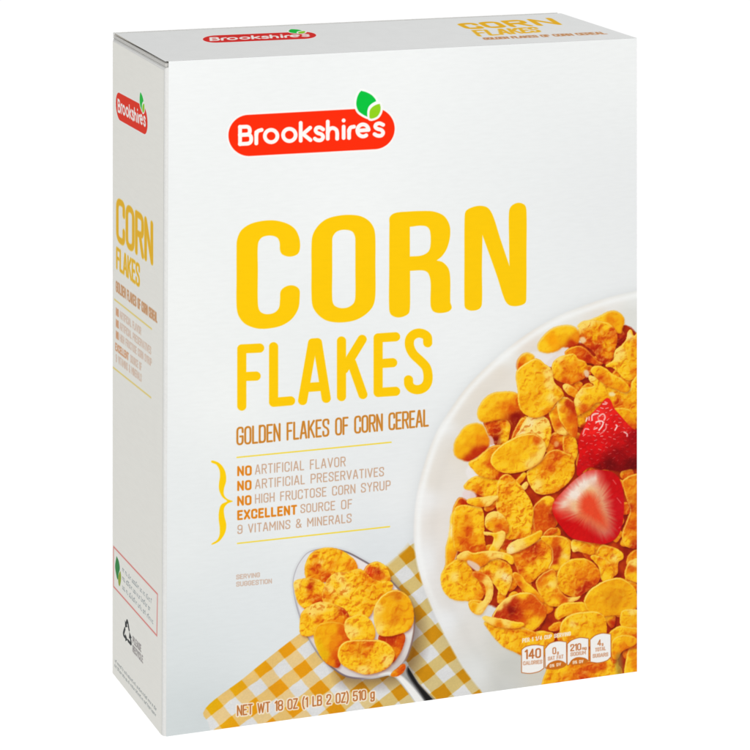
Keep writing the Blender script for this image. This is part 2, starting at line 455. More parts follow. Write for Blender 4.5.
sl0 = cv.box(430, 300, 660, 716, 0)
gap = cv.part('printed_cereal_shadow')
GAP = "524,378 538,370 553,356 566,346 600,340 626,325 640,345 640,690 562,690 545,655 514,638 500,610 476,600 456,590 455,566 460,540 468,502 480,470 496,447 494,426 522,404"
P = smooth(pts(GAP)); sl = cv.box(440, 310, 660, 700, 4); X, Y = cv.X[sl], cv.Y[sl]
d = sdf(P, X, Y) + (fbm(X / 4, Y / 4, 2) - .5) * 3
nn_ = fbm(X / 7, Y / 7, 21)[..., None]
rgb = colour((132, 14, 2)) * (1 - nn_) + colour((204, 66, 4)) * nn_
cv.lay(sl, np.clip(.5 - d / 2, 0, 1), rgb, gap)
MILK = [bw]
WHT = (238, 232, 228)
def milk(s, c=WHT, soft=2.2, a=.95):
    k = cv.part('printed_milk'); MILK.append(k); cv.poly(s, c, k, soft, a)
milk("530,353 545,352 556,350 563,345 568,346 569,353 560,360 552,367 545,366 536,360")
milk("468,466 474,462 482,470 484,479 474,482 466,474")

def fl(P, S, **k):
    k.setdefault('milk', MILK)
    lab = k.pop('lab', None) or cv.part('printed_flake')
    flake(cv, P, S, lab=lab, **k)

rg = np.random.default_rng(21)
gp = smooth(pts(GAP)); seeds = []
for i in range(4000):
    x, y = rg.uniform(455, 640), rg.uniform(340, 690)
    if len(seeds) >= 120: break
    if any((x - a) ** 2 + (y - b) ** 2 < 10.5 ** 2 for a, b in seeds): continue
    if sdf(gp, np.array([x]), np.array([y]))[0] > -9: continue
    seeds.append((x, y))
for x, y in seeds:
    a = rg.uniform(6, 11); b = a * rg.uniform(.45, .85); t = rg.uniform(0, math.pi)
    th_ = np.linspace(0, 2 * math.pi, 9)[:-1]; q = 1 + rg.uniform(-.16, .16, 8)
    P = " ".join("%.2f,%.2f" % (x + q[j] * (a * math.cos(th_[j]) * math.cos(t) - b * math.sin(th_[j]) * math.sin(t)), y + q[j] * (a * math.cos(th_[j]) * math.sin(t) + b * math.sin(th_[j]) * math.cos(t))) for j in range(8))
    c = rg.choice(['D', 'O', 'G', 'O']); c2 = rg.choice(['R', 'D', 'O'])
    flake(cv, P, "%f,%f,%s %f,%f,%s %f,%f,%s" % (x - 3, y - 4, rg.choice(['O', 'Y', 'G']), x, y, c, x + 3, y + 4, c2), lab=None, tex=.7, rim=.6, rimcol=(250, 190, 70), sh=.9)

fl("517,368 518,360 522,355 526,353 531,354 534,357 528,364 520,371", "522,359,O 519,366,D 528,356,Y", soft=2, tex=.3)
fl("617,326 622,330 626,338 625,343 620,347 614,352 610,340", "620,334,R 622,342,K 616,345,K", rim=.1)
fl("578,327 582,322 590,320 600,316 608,312 614,311 619,313 623,317 624,322 622,328 620,333 600,328", "600,317,Y 616,315,G 620,325,G 612,321,O 590,321,L", soft=1.6, tex=.3)
fl("578,333 579,328 584,323 592,320.5 600,321 608,323 613,327 616,332 617,338 616,345 614,352 612,358 608,364 603,363 598,358 592,350 585,345 580,340 577,337", "582,327,L 590,323,L 588,333,O 600,330,O 606,327,Y 595,337,G 598,347,R 590,344,D 606,344,G 606,354,O 602,360,R 613,332,D 612,345,O 601,341,D 596,329,G 586,339,D 593,349,R", tex=.8, soft=1.2)
fl("538,345 540,341 543,337 548,332 554,328 561,326 568,325.5 574,327 578,331 579,337 578,343 574,346 568,347 562,347 558,350 552,352 545,352.5 539,350", "543,346,Y 553,340,255,168,0 560,331,Y 570,331,Y 572,344,R 576,338,O 563,338,G", soft=2.0, tex=.18, sh=.4)
fl("567,350 573,347 580,346 586,349 592,355 598,361 602,364 590,363 578,361 570,358 565,354", "572,350,O 580,353,D 588,358,R 576,357,D 594,361,D", rim=.8, rimcol=(250, 190, 60))
fl("614,356 616,350 622,345 627,338 628,332 631,330 634,336 639,330 639,375 630,380 624,378 618,372 612,367 606,366 609,363 614,360", "620,352,L 627,345,Y 628,335,P 633,350,G 632,362,G 622,365,Y 612,365,Y 626,374,Y 636,345,O 634,331,G 617,358,L 634,372,O", tex=.7)
fl("552,369 553,363 558,358 566,355 574,354 578,359 585,362 587,370 584,378 578,381 570,384 562,382 556,379 552,375", "556,366,Y 560,359,L 570,358,Y 563,363,O 575,365,O 570,372,O 558,376,G 565,381,D 580,368,G 582,377,D 573,378,O", tex=.6)
fl("602,384 612,386 622,392 630,390 632,382 640,374 640,428 625,414 612,410 606,402 600,392", "632,386,Y 625,396,G 612,398,G 618,403,D 632,400,G 628,406,O 607,397,Y 634,412,G", tex=.8)
fl("563,386 566,384 571,386 577,390 577,397 570,395 565,391", "566,386,L 572,390,O 575,394,O")
fl("573,410 574,402 577,394 583,388 591,387 594,385 590,381 589,376 593,376.5 598,378 603,384 606,391 609,398 604,401 598,402 594,404 588,410 582,413 576,416 574,414", "577,402,L 580,394,L 575,412,Y 592,378,L 597,383,Y 591,392,Y 587,401,G 584,408,D 600,391,Y 604,397,G 583,398,Y", tex=.6)
fl("591,371 593,367 600,366 606,369 612,374 620,378 626,383 629,388 628,391 624,392 617,389 610,387 603,383 596,377", "594,369,Y 599,370,G 603,373,O 601,378,D 609,381,O 614,377,Y 620,383,G 622,388,O 626,388,G 607,371,Y", tex=.5)
fl("613,410 620,408 628,409 633,413 635,420 635,430 632,434 622,424", "620,411,G 627,417,O 633,416,G 630,427,D 624,414,G", tex=.4)
milk("584,371 587,370 589,373 588,377 585,376", (236, 200, 160), 1.6)
milk("580,338 584,337 586,341 583,343 580,341", (242, 205, 150), 2)
milk("609,393 613,392 615,395 610,396", (246, 222, 160), 2)

fl("484,422 490,418 500,417 507,420 510,426 509,434 507,441 502,445 496,445 490,437 486,428", "492,423,D 497,430,R 504,424,O 507,430,Y 505,439,Y 496,441,K 489,430,D", tex=.9)
fl("478,417 478,410 482,402 488,396 494,393 502,392 512,392 518,395 522,405 524,415 520,422 513,425 508,420 500,419 490,421 484,422 480,420", "482,412,Y 490,401,Y 500,396,Y 510,395,Y 504,407,O 495,412,G 512,408,D 516,417,K 513,402,O 518,402,D 486,418,G", soft=1.5, tex=.3)
milk("489,436 492,437 494,443 491,445 489,440", (226, 176, 160), 1.5)
fl("512,436 516,427 522,418 526,420 524,432 518,442 512,440", "516,428,D 521,423,O 516,437,D")
fl("545,446 548,440 552,434 560,432 566,436 566,446 560,452 548,453", "552,440,D 558,447,R 549,447,O 562,438,O", tex=.6)
milk("554,443 557,441 559,444 556,447", (240, 170, 100), 2, .8)
fl("564,434 570,433 574,437 577,445 577,455 574,462 570,468 567,460 563,448", "566,441,O 572,440,Y 573,452,Y 576,450,G 567,454,D", tex=.8)
fl("549,411 553,408 557,404 558,410 560,420 564,428 568,433 560,434 554,429 551,420", "551,415,Y 555,412,O 558,424,D 554,424,O 562,432,L", tex=.4)
fl("557,402 559,398 563,397 568,398 573,402 575,410 577,418 577,430 575,437 570,434 565,428 560,420 558,412", "558,405,L 561,401,Y 564,409,O 568,404,R 571,418,D 574,410,R 574,430,D 561,416,Y 567,428,O 570,428,O", tex=.35, rim=.9)
fl("516,438 520,430 524,422 528,417 536,416 544,417 549,422 551,432 549,441 545,449 538,446 525,440", "522,432,P 530,424,P 536,428,L 545,424,L 548,432,Y 546,441,Y 527,430,L 540,435,L", tex=.9)
fl("516,378 517,371 522,366 528,362 534,359 540,360 544,364 550,368 552,374 554,382 558,388 563,394 561,398 556,402 552,408 546,414 538,417 530,416.5 524,413 520,408 518,400 518,390", "522,370,Y 530,366,Y 540,366,G 525,385,Y 535,397,G 540,378,G 530,378,Y 548,374,L 549,386,L 551,397,L 545,405,Y 535,411,Y 525,404,G 546,392,Y 557,393,G 548,411,O 541,389,G", tex=.55, rim=.9)
fl("454,451 455,442 459,435 464,428 470,424.5 477,423.5 483,426 486,432 489,440 488,447 482,453 475,458 468,461 461,459 456,456", "460,440,Y 470,429,Y 480,430,G 472,440,G 465,449,G 486,442,O 476,453,R 470,459,R 459,452,G 484,449,R 480,440,O", soft=2.0, tex=.15, sh=.4, rim=.4)
fl("464,487 468,481 474,477 482,476 490,477 500,477 499,488 497,496 485,497 476,493 468,490", "468,485,Y 475,480,Y 477,488,O 485,483,G 490,490,Y 480,494,D 495,486,Y 487,494,Y", tex=.8, soft=1.2)
fl("469,463 476,459 484,452 491,447 498,445 503,447 500,455 500,465 506,473 500,479 490,478 479,475 473,469", "474,463,Y 482,458,Y 482,468,G 495,449,O 492,460,D 496,472,O 501,475,R 487,472,Y 489,464,D 486,457,G 498,465,R", tex=.6)
fl("514,484 520,476 524,472.5 526,475 518,485", "520,478,O 523,475,Y", tex=.2)
fl("520,489 526,482 528,485 523,491", "524,486,L", tex=.2)
fl("527,472 531,468 538,463 543,458 547,453 553,450 559,450 566,453 572,456 574,463 574,472 570,480 563,487 555,492 546,494 537,493 532,488 528,480", "530,472,Y 535,466,G 544,461,O 557,463,O 556,458,D 565,463,G 570,470,G 565,478,Y 555,481,Y 545,474,O 537,484,L 548,488,G 557,490,O 531,480,Y 551,467,D 560,472,G 549,480,Y", tex=.75)
fl("491,462 492,455 497,449 503,444 510,440 518,436 526,434 534,434 541,438 545,445 545,452 541,460 534,466 526,470 518,472 510,473 502,472 495,468", "500,456,G 510,455,G 520,450,G 536,441,D 530,441,G 542,446,L 540,455,L 530,463,L 519,467,Y 505,468,Y 496,462,Y 510,444,Y 525,456,Y 515,460,G 534,449,Y", tex=.4, rim=.9)
fl("533,520 533,508 540,500 548,496 554,500 554,515 555,526 545,531 536,533", "537,510,D 545,515,D 547,501,Y 551,515,R 540,525,D 545,508,D", tex=.5)
fl("543,535 550,528 557,530 546,536", "550,531,D")
fl("497,492 498,482 501,477 507,474 513,478 519,484 524,491 529,498 532,505 533,512 532,520 531,528 530,534 525,537 517,538.5 510,539 504,537 503,530 500,520 497,510 496,500", "502,485,Y 509,479,O 506,490,O 515,490,Y 520,500,Y 512,503,Y 507,509,O 525,512,Y 520,520,Y 510,525,Y 528,528,Y 520,535,O 508,533,G 503,500,G 514,513,Y 516,528,Y 527,503,Y", tex=1.0)
fl("453,513 458,499 463,498 468,503 460,508", "457,506,O 464,503,R", soft=1.4)
milk("463,492 469,490 475,493 476,498 468,500 463,497", (234, 214, 210), 2.4)
fl("446,562 446,548 448,540 450,526 453,512 455,520 455,535 457,548 453,562 446,572", "451,530,P 449,545,Y 447,557,G 453,556,O 452,518,Y", soft=1.8, tex=.3)
fl("453,521 454,511 457,506.5 464,505 472,506 480,507 483,512 484,525 484,538 485,549 478,552 465,552 455,549 453,540", "457,511,Y 470,508,Y 460,520,G 468,520,O 476,520,Y 477,530,Y 480,541,G 463,534,O 469,531,D 464,541,D 470,548,D 456,545,G 482,548,D 457,530,G 475,541,O", tex=.55)
fl("467,501 475,498 485,497 493,496 498,497 494,501 490,505 482,506.5 473,505", "475,502,Y 485,500,L 494,498,L 490,503,L 480,505,O", tex=.4)
fl("485,522 487,515 492,512 498,512 504,517 508,524 507,533 498,534 492,531 486,527", "487,518,L 492,514,L 500,515,L 495,522,O 500,527,D 490,525,G 503,522,O", tex=.5, rim=.9)
fl("484,532 495,533 504,531.5 504,540 500,547 495,553 489,551 493,543 493,536 485,534.5", "487,533,L 501,537,L 497,545,L 494,536,Y 492,549,Y", tex=.2)
fl("507,552 515,552 528,546 540,539 548,540 551,548 552,556 551,566 546,570 540,574 534,580 528,582.5 520,577 516,566 511,558", "515,556,O 525,555,D 535,549,R 542,552,D 548,556,Y 550,563,Y 540,564,Y 530,570,Y 527,578,O 522,564,O 535,573,G 518,569,D 531,558,D 544,545,O", tex=.75)
fl("507,549 510,544 517,540 525,537.5 535,533 541,530.5 541,536 536,541 528,546 520,550 512,553.5 508,553", "512,549,P 520,544,L 530,540,Y 538,535,G 516,548,L", tex=.3)
fl("541,537 548,536 560,536 568,540 570,550 569,560 564,567 557,570 549,569 552,560 551,548 545,542", "545,539,G 555,543,D 556,555,R 564,545,Y 567,552,Y 563,561,Y 555,567,Y 549,541,G 554,562,R 558,549,R 565,556,L", tex=.4, rim=.8)
fl("572,541 580,540 590,543 594,547 593,554 586,553 578,551 573,551", "577,544,Y 585,546,O 575,549,L 588,550,G", tex=.6)
fl("623,480 640,476 640,546 632,548 625,545 622,535 627,520 630,510 627,500 624,490", "630,490,O 633,500,226,120,8 628,508,R 632,525,D 630,536,O 627,541,Y 635,545,R 634,515,O", tex=.6)
fl("597,552 602,545 608,546 615,548 622,553 623,558 618,562 617,573 611,576 607,562 601,558", "602,550,G 610,549,O 617,553,Y 615,557,L 613,568,O 606,556,G 620,556,Y", tex=.7)
fl("591,556 598,556 606,559 611,565 613,573 612,579 605,582 600,576 599,567 594,561", "595,558,G 600,559,O 604,563,Y 609,570,G 608,577,Y 603,573,Y 606,566,O", tex=.7)
fl("625,576 626,568 630,561 640,560 640,581 630,580", "627,571,O 629,577,Y 634,563,L 634,576,Y 632,569,D", tex=.4)
fl("556,580 558,572 562,565 570,560 578,558.5 586,559 593,563 598,569 600,576 597,583 590,588 584,593 577,597 568,595 560,590 557,585", "562,570,Y 560,580,G 568,565,Y 580,562,G 590,568,O 578,573,O 573,584,O 587,584,R 582,590,R 566,590,G 597,575,O 595,580,D 590,577,O 580,582,O 570,577,G", tex=.7)
fl("536,582 541,575 547,571 553,569 556,578 557,585 561,592 567,597 575,597.5 580,597 572,602 560,605.5 552,606 546,603 541,597 538,590", "540,578,D 545,581,O 550,579,Y 549,590,Y 544,596,G 555,602,Y 564,599,D 572,600,L 557,595,O 546,572,D 551,584,L", tex=.5)
fl("556,612 559,606 566,603 577,602.5 584,603 588,610 582,613 572,614 562,617 558,619", "560,609,Y 567,605,Y 577,607,G 575,612,O 583,608,Y 570,610,G", tex=.5)
fl("584,602 586,596 590,590 597,585 604,581 611,579 620,578 628,582 634,588 637,596 637,606 633,611 625,614 612,615 600,616 592,613 587,609", "594,590,Y 605,585,G 620,584,G 630,592,G 598,601,G 615,600,230,144,4 608,596,236,156,6 590,604,G 625,608,G 600,612,G 634,600,G 622,593,236,156,6", tex=.28, rim=1.)
fl("560,630 562,622 568,616 576,613 585,612 595,611.5 603,615 606,624 606,633 602,644 590,646 575,648 566,644 562,637", "567,621,Y 576,618,Y 590,617,Y 600,621,G 570,630,Y 583,626,G 595,630,G 580,638,G 565,630,G 572,624,L 585,634,Y 575,642,O 600,638,G", tex=.6, rim=.8)
fl("620,620 622,611 630,609.5 640,612 640,634 628,631 622,627", "625,615,Y 632,612,L 630,621,G 634,628,O 624,623,G 634,618,G", tex=.5)
fl("626,680 627,655 630,647 634,643 640,641 640,680", "628,660,Y 632,655,O 635,665,O 629,672,Y 634,649,G", tex=.4)
fl("545,690 549,664 556,650 565,655 575,660 590,661 602,661 610,655 616,657 618,664 617,690", "555,665,Y 551,676,G 562,668,Y 575,666,O 583,675,222,84,8 592,668,D 602,666,D 611,660,Y 610,671,Y 600,676,Y 568,678,O 593,678,O", tex=.7, sh=.3)
fl("609,634 614,629 620,626 628,627 640,630 640,646 630,648 624,650 618,656 614,663 610,655 609,640", "615,632,G 622,629,Y 620,637,Y 628,635,O 615,645,G 614,656,D 625,645,O 634,640,D 612,650,O 630,629,G", tex=.5)
fl("611,647 613,640 618,636 626,635 634,637 637,641 634,645 627,648 621,652 617,659 613,658", "618,640,Y 626,638,G 633,641,G 615,648,G 623,646,O 616,655,O", tex=.4)
cv.poly("616,656 620,653 622,660 622,674 617,675", (150, 130, 60), None, 4, .6)
fl("533,634 540,631 547,632 553,634 553,642 540,645 533,641", "540,633,Y 548,636,G 540,640,O", tex=.4)

# lower left of the bowl
fl("441,580 442,573 446,567 452,562 459,558.5 465,560 469,566 474,574 479,583 483,592 482,598 476,601 466,600.5 456,600 448,596 443,589", "445,575,Y 452,567,Y 455,577,L 462,565,G 462,578,G 470,581,G 447,588,Y 460,591,Y 472,592,Y 480,596,O 465,589,G 452,586,Y 468,572,G", tex=.65, rim=.5, soft=1.3)
fl("469,602 476,600 484,603 480,613 472,611", "474,605,G 479,608,O")
fl("481,571 482,565 488,561 496,558.5 504,561 510,566 512,574 511,583 508,590 505,595 500,592 495,585 488,578 483,575", "485,567,Y 495,563,G 505,563,O 498,573,L 505,577,P 503,588,Y 487,574,D 509,570,G 500,583,Y 494,570,Y", tex=.75)
fl("472,573 480,572 488,576.5 492,583 493,592 491,600 486,607 481,614 474,613 470,607 472,602 480,603 485,598 486,590 484,584 478,579", "480,576,D 488,581,L 490,592,L 487,602,L 480,610,L 473,607,G 484,590,O", tex=.3, rim=.4)
fl("457,558 461,553 467,551 473,553 480,552 490,551 500,552 508,554 513,558 512,564 506,560 498,558 490,560 485,564 478,567 470,563 464,560", "465,553,L 475,556,G 478,562,O 490,554,L 500,555,L 508,558,Y 470,560,O 485,559,O", tex=.35, rim=.9)
milk("467,561 474,562 480,567 478,571 472,568", (232, 200, 175), 1.8)
fl("513,573 521,575 525,581 532,587 539,594 544,601 540,602 532,597 522,589 515,581", "517,575,O 523,581,Y 530,588,Y 538,596,O 520,583,D", tex=.3)
fl("493,619 495,611 500,604 507,598 516,594 525,592.5 533,594 539,600 544,606 546,615 541,623 535,629 525,632 515,627 505,621", "499,607,L 508,598,L 523,594,Y 514,603,R 505,612,R 525,604,D 518,616,R 529,616,O 534,622,Y 538,609,D 533,600,D 528,627,Y 511,610,K 523,622,D 500,615,R", tex=.45, rim=1., power=1.9)
fl("485,622 500,626 515,625 525,628 535,632 541,636 546,642 548,652 537,657 525,656.5 515,652 503,646 495,638 489,630", "495,630,G 505,633,Y 512,629,O 510,641,Y 520,637,G 528,642,Y 531,633,O 519,650,G 540,648,Y 500,640,Y", tex=.75, soft=1.4)
fl("483,617 492,617.5 502,619 515,622 524,624 518,627.5 508,628 496,626 487,622", "490,620,L 505,622,L 518,624,Y 500,625,O", tex=.3)

# strawberries
def berry(P, S, soft=.9, power=1.8):
    lab = cv.part('printed_strawberry')
    Q = smooth(pts(P)); sl = cv.box(Q[:, 0].min(), Q[:, 1].min(), Q[:, 0].max(), Q[:, 1].max(), 8)
    X, Y = cv.X[sl], cv.Y[sl]; d = sdf(Q, X, Y)
    s = np.clip(.5 - sdf(Q, X + .5, Y - 2.0) / 6, 0, 1) ** 2
    cv.col[sl] *= 1 - np.array([.45, .8, .8]) * (.75 * s)[..., None]
    return lab, Q, sl, X, Y, d, gradient(X, Y, spotlist(S), power)
lab, Q, sl, X, Y, d, rgb = berry("605,399 608,398 611,401 614,408 620,415 626,422 632,428 640,433 640,466 630,469 620,471 610,470 600,469 590,467 584,471 578,476 577,466 579,455 578,445 580,435 585,425 590,416 596,409 601,404",
    "607,405,234,34,24 600,415,244,46,38 590,430,240,30,26 582,450,220,12,12 600,445,222,12,16 620,440,202,10,14 630,450,168,4,8 610,465,118,0,2 600,468,130,0,2 585,465,208,10,16 625,425,226,28,22 595,460,192,0,6 632,465,110,0,2 612,425,226,18,16 593,444,220,10,14 618,456,150,0,6 634,438,160,0,8")
rgb = rgb * (1 + (fbm(X / 2.2, Y / 2.2, 31) - .5)[..., None] * .22)
cv.lay(sl, np.clip(.5 - d / .9, 0, 1), np.clip(rgb, 0, 1), lab)
rs = np.random.default_rng(3)
placed = []
for i in range(900):
    x = rs.uniform(579, 637); y = rs.uniform(402, 468)
    if any((x - a) ** 2 + (y - b) ** 2 < 3.9 ** 2 for a, b in placed): continue
    if sdf(Q, np.array([x]), np.array([y]))[0] > -1.6: continue
    placed.append((x, y))
    lit = np.clip((476 - y) / 55, .2, 1) * np.clip((655 - x) / 55, .3, 1)
    a = rs.uniform(-.5, .9); L = rs.uniform(.5, 1.3)
    cv.stroke([[(x - L * math.cos(a), y + L * math.sin(a) + .7), (x + L * math.cos(a), y - L * math.sin(a) + .7)]], 1.1, (120, 0, 4), None, .9, .25)
    cv.stroke([[(x - L * math.cos(a), y + L * math.sin(a)), (x + L * math.cos(a), y - L * math.sin(a))]], rs.uniform(.7, 1.1), (255, 165, 155), None, .7, float(np.clip(rs.uniform(.5, 1.2) * lit, 0, 1)))
for P, al in (("598,418 600,424", .5), ("592,420 592,416 594,414 598,413.5", .8), ("596,422 600,421 603,422 602,426 599,430", .85), ("599,416 603,414 605,417 604,420", .7), ("586,421 587,418", .8), ("589,420 589,417", .7), ("594,429 597,428", .7), ("604,431 606,428 606,424", .5), ("615,430 617,426 616,425", .8), ("624,432 627,434 627,436", .7), ("583,434 585,429 588,429", .6), ("603,404 606,404", .7), ("605,402 607,403", .6), ("600,434 603,432", .4)):
    cv.stroke([smooth(pts(P), closed=False) if len(pts(P)) > 2 else pts(P)], 1.4, (255, 222, 214), None, 1.0, min(1, al * 1.15))

lab, Q, sl, X, Y, d, rgb = berry("585,472 592,470 602,470 612,472 619,478 623,490 624,505 623,520 620,532 614,540 604,544 594,543 582,541 570,537 562,528 555,518 552,508 555,500 562,492 572,482 578,477",
    "556,510,218,16,12 565,528,204,2,6 580,537,212,12,12 600,541,204,6,16 618,530,200,6,16 621,505,208,12,22 618,485,202,6,12 605,474,196,6,12 590,474,220,40,36 570,488,222,60,50 560,500,226,50,34 585,485,244,222,204 575,495,244,226,212 565,502,242,208,182 590,500,240,146,86 587,505,235,72,34 592,515,232,58,30 583,510,235,108,60 600,522,235,72,42 600,495,234,164,112 604,505,226,162,116 606,520,216,142,98 608,533,218,148,112 600,528,218,140,92 590,522,222,142,92 578,517,228,140,84 574,525,218,66,48 590,532,214,56,48 613,515,214,44,46 612,500,220,60,50 613,490,208,26,24 595,482,238,206,186 603,486,226,130,100 596,511,236,66,32 594,476,226,120,104 580,480,236,180,160 566,515,232,120,84 559,512,216,30,20", .9, 2.0)
cx, cy = 592., 508.
ang = np.arctan2(Y - cy, X - cx); rad = np.hypot(X - cx, Y - cy)
stv = vnoise(ang * 15, rad / 14, 3) - .5
rgb = gradient(X, Y, spotlist("556,510,220,18,12 565,528,206,4,8 580,538,212,12,12 600,542,206,8,16 619,530,200,6,16 622,505,206,12,22 618,485,204,6,12 606,474,196,6,12 590,472,222,30,26 572,484,220,36,30"), 1.7, 12.)
rgb = rgb * (1 + stv[..., None] * np.array([.08, .3, .3]) * np.clip((rad - 20) / 8, 0, 1)[..., None])
FLESH = smooth(pts("586,474 597,473 605,485 609,503 612,522 611,534 604,536 592,527 578,519 563,514 556,506 562,496 573,484"))
df = sdf(FLESH, X, Y) + stv * 4
a = np.clip(.5 - df / 12, 0, 1)[..., None]
flesh = gradient(X, Y, spotlist("584,484,246,228,212 574,494,248,232,218 563,504,244,214,190 594,478,242,214,196 566,511,232,130,96 604,492,230,150,112 606,506,228,160,116 608,520,218,148,106 608,532,216,140,108 596,525,220,136,92 582,518,228,134,84 590,492,240,186,130 576,506,242,190,140 600,480,232,130,100"), 1.7, 8.)
rgb = rgb * (1 - a) + flesh * a
CORE = smooth(pts("589,493 596,498 601,510 607,528 598,524 587,517 580,511 581,499"))
dc = sdf(CORE, X, Y) + stv * 2
a = np.clip(.5 - dc / 9, 0, 1)[..., None]
rgb = rgb * (1 - a) + colour((235, 72, 38)) * a
rgb = rgb * (1 + (fbm(X / 1.8, Y / 1.8, 90, 2) - .5)[..., None] * .06)
cv.lay(sl, np.clip(.5 - d / 1.1, 0, 1), np.clip(rgb, 0, 1), lab)
for P in ("617,498 621,503", "619,528 620,527", "613,480 616,484"):
    cv.stroke([P], .8, (246, 150, 140), None, 1, .6)

# spoon
sp_ = cv.part('printed_spoon')
SPOON = "305,555 311,551 322,548.6 333,548.4 347,551.5 360,558 375,567 391,580 402,592 411,605 415,620 414.5,632 411,648 405,662 393,673 375,678.5 358,679 345,676.5 333,669 320,657 308,638 300,618 295,600 293,582 297,567"
cv.poly(SPOON, (150, 146, 150), None, 3.5, .22, grow=1.4)
cv.poly(SPOON, (124, 106, 112), sp_, 1.2)
P = smooth(pts(SPOON)); sl = cv.box(288, 544, 420, 684, 4); X, Y = cv.X[sl], cv.Y[sl]; d = sdf(P, X, Y)
rim_ = gradient(X, Y, spotlist("300,560,226,228,230 293,585,225,228,232 298,612,190,190,196 340,549,120,108,110 375,566,116,100,104 412,612,150,120,100 412,645,140,110,100 350,677,120,104,112 380,678,200,198,196"), 1.5, 30)
cv.lay(sl, np.clip(.5 - (d + .2) / 1.0, 0, 1), rim_, sp_)
inn = gradient(X, Y, spotlist("302,572,226,226,226 300,602,232,226,224 308,640,226,214,210 340,672,222,214,212 370,675,216,208,204 395,664,206,196,190 405,645,222,216,212 408,632,232,226,222 360,562,236,228,226 345,556,236,230,228 398,588,236,228,220"), 1.5, 20)
cv.lay(sl, np.clip(.5 - (d + 1.6) / 1.2, 0, 1), inn, cv.part('printed_milk'))
HANDLE = "380,674.8 392,672 402,664 406,661 409,667 418.7,682.7 428,693 438,704 438,720 424,715 416.7,704.5 409.3,694.7 401.3,684.5 394.7,677.5 388,675.5"
P = smooth(pts(HANDLE), 3); sl = cv.box(376, 658, 442, 722, 3); X, Y = cv.X[sl], cv.Y[sl]; d = sdf(P, X, Y)
rgb = gradient(X, Y, spotlist("385,674,214,212,208 400,676,168,166,162 408,684,150,150,150 418,698,128,128,130 426,706,120,120,122"), 1.5, 20.)
cv.lay(sl, np.clip(.5 - d / 1.0, 0, 1), rgb, sp_)
cv.poly("379,674.6 388,674 394.7,676.4 401.3,683.4 409.3,694 418,706 430,714 426,704 417,691.5 407,680.5 399,674 390,672", (242, 241, 238), None, 2.2)
cv.poly("407,672 408,667 410,668.8 418.7,683.4 428,693.7 438,704.7 440,716 433,712 427,703 419,691 411,680", (26, 24, 24), None, 2.8)
cv.poly("391,672.8 398,668.5 404,666 405,670 402,672 396,673.4", (206, 202, 198), None, 1.6, .8)
cv.stroke(["409,667 418.7,682.7 428,693 436,702"], 1.0, (214, 196, 168), None, 1, .7)

def sf(P, S, **k):
    k.setdefault('milk', [cv.names.index('printed_milk'), len(cv.names)])
    flake(cv, P, S, lab=cv.part('printed_flake'), **k)
fl("379,636 392,633 404,634 402,648 397,657 391,662 384,650", "386,637,R 394,640,R 398,642,D 395,652,O 392,659,D", rim=.1)
fl("391,675 398,668 404,664 405,668 402,673 396,676", "398,670,D 402,668,D 395,674,O", rim=.2, sh=.2)
fl("305,573 306,563 311,554 320,549 330,547.8 340,550 347,554 354,560 357,568 352,574 340,576 332,580 320,582 308,580", "309,560,Y 317,560,O 314,570,D 322,557,Y 330,558,Y 331,563,O 338,554,G 345,558,Y 350,564,O 340,571,Y 325,565,Y 325,576,D 308,572,G 318,566,D 321,562,L 316,575,O", tex=.8, rim=.4)
fl("294.5,582 303,579 312,578 322,582 328,590 324,600 318,604 310,610 304,608 298,602 295,592", "297,585,L 305,584,Y 309.5,587,R 300,596,Y 312,594,O 318,600,D 316,590,Y 306,605,Y 322,587,Y 303,590,Y 315,597,D", tex=.85, rim=.4)
fl("364,573 366,567 372,563 378,562 385,566 389,573 390,580 386,585 378,584 368,582", "376,563.5,Y 387,572,Y 384,582,Y 371,572,228,62,10 377,571,R 374,577,D 382,577,D 384,567,Y", tex=.8, rim=.6)
fl("322,596 324,588 328,579 336,573 348,572 357,569 364,571 370,577 379,581 392,583 390,592 382,598 375,606 368,617 356,618 346,614 336,607 325,604", "330,590,L 328,594,O 340,580,L 350,576,Y 345,590,L 360,580,G 355,595,Y 370,590,G 380,590,G 366,605,G 340,602,Y 355,610,Y 368,579,O 336,585,Y 347,603,Y 362,598,Y 388,586,Y", tex=1., rim=.3)
fl("300,623 302,613 310,606 320,602 330,603 338,606 345,610 349,618 346,628 335,632 325,630 315,634 308,636 301,634", "305,618,G 312,612,L 322,608,L 330,612,Y 308,630,Y 302,628,Y 320,620,O 335,622,O 343,619,O 346,611,R 326,616,Y 311,624,Y 354,613,R", tex=.95, rim=.4)
fl("314,635 317,626 326,622 336,622 345,625 350,635 347,648 341,660 338,667 329,664.5 322,658 317,648", "322,632,G 319,645,240,188,4 325,655,238,184,4 333,630,G 342,632,D 334,645,O 336,655,D 342,645,D 345,638,D 332,662,O 326,642,G 339,638,O 338,662,R", tex=.25, rim=.4)
fl("344.5,625 347,619 353,616 360,614 368,618 373,625 375,634 372,641 364,644 354,643 347,635", "348,628,L 352,621,Y 354,633,L 365,625,Y 367,635,Y 372,638,G 360,620,Y 358,640,Y", tex=.6)
fl("374,612 376,604 381,597 388,592 396,590 404,593 410,600 413,610 413,622 408,630 398,634 388,636 379,634 375,625", "377,608,L 384,600,G 398,596,226,130,6 405,602,G 398,611,236,146,4 388,616,G 404,621,G 380,630,L 386,632,Y 400,629,Y 409,612,G 392,605,G 395,619,230,132,6", tex=.35, rim=1.)
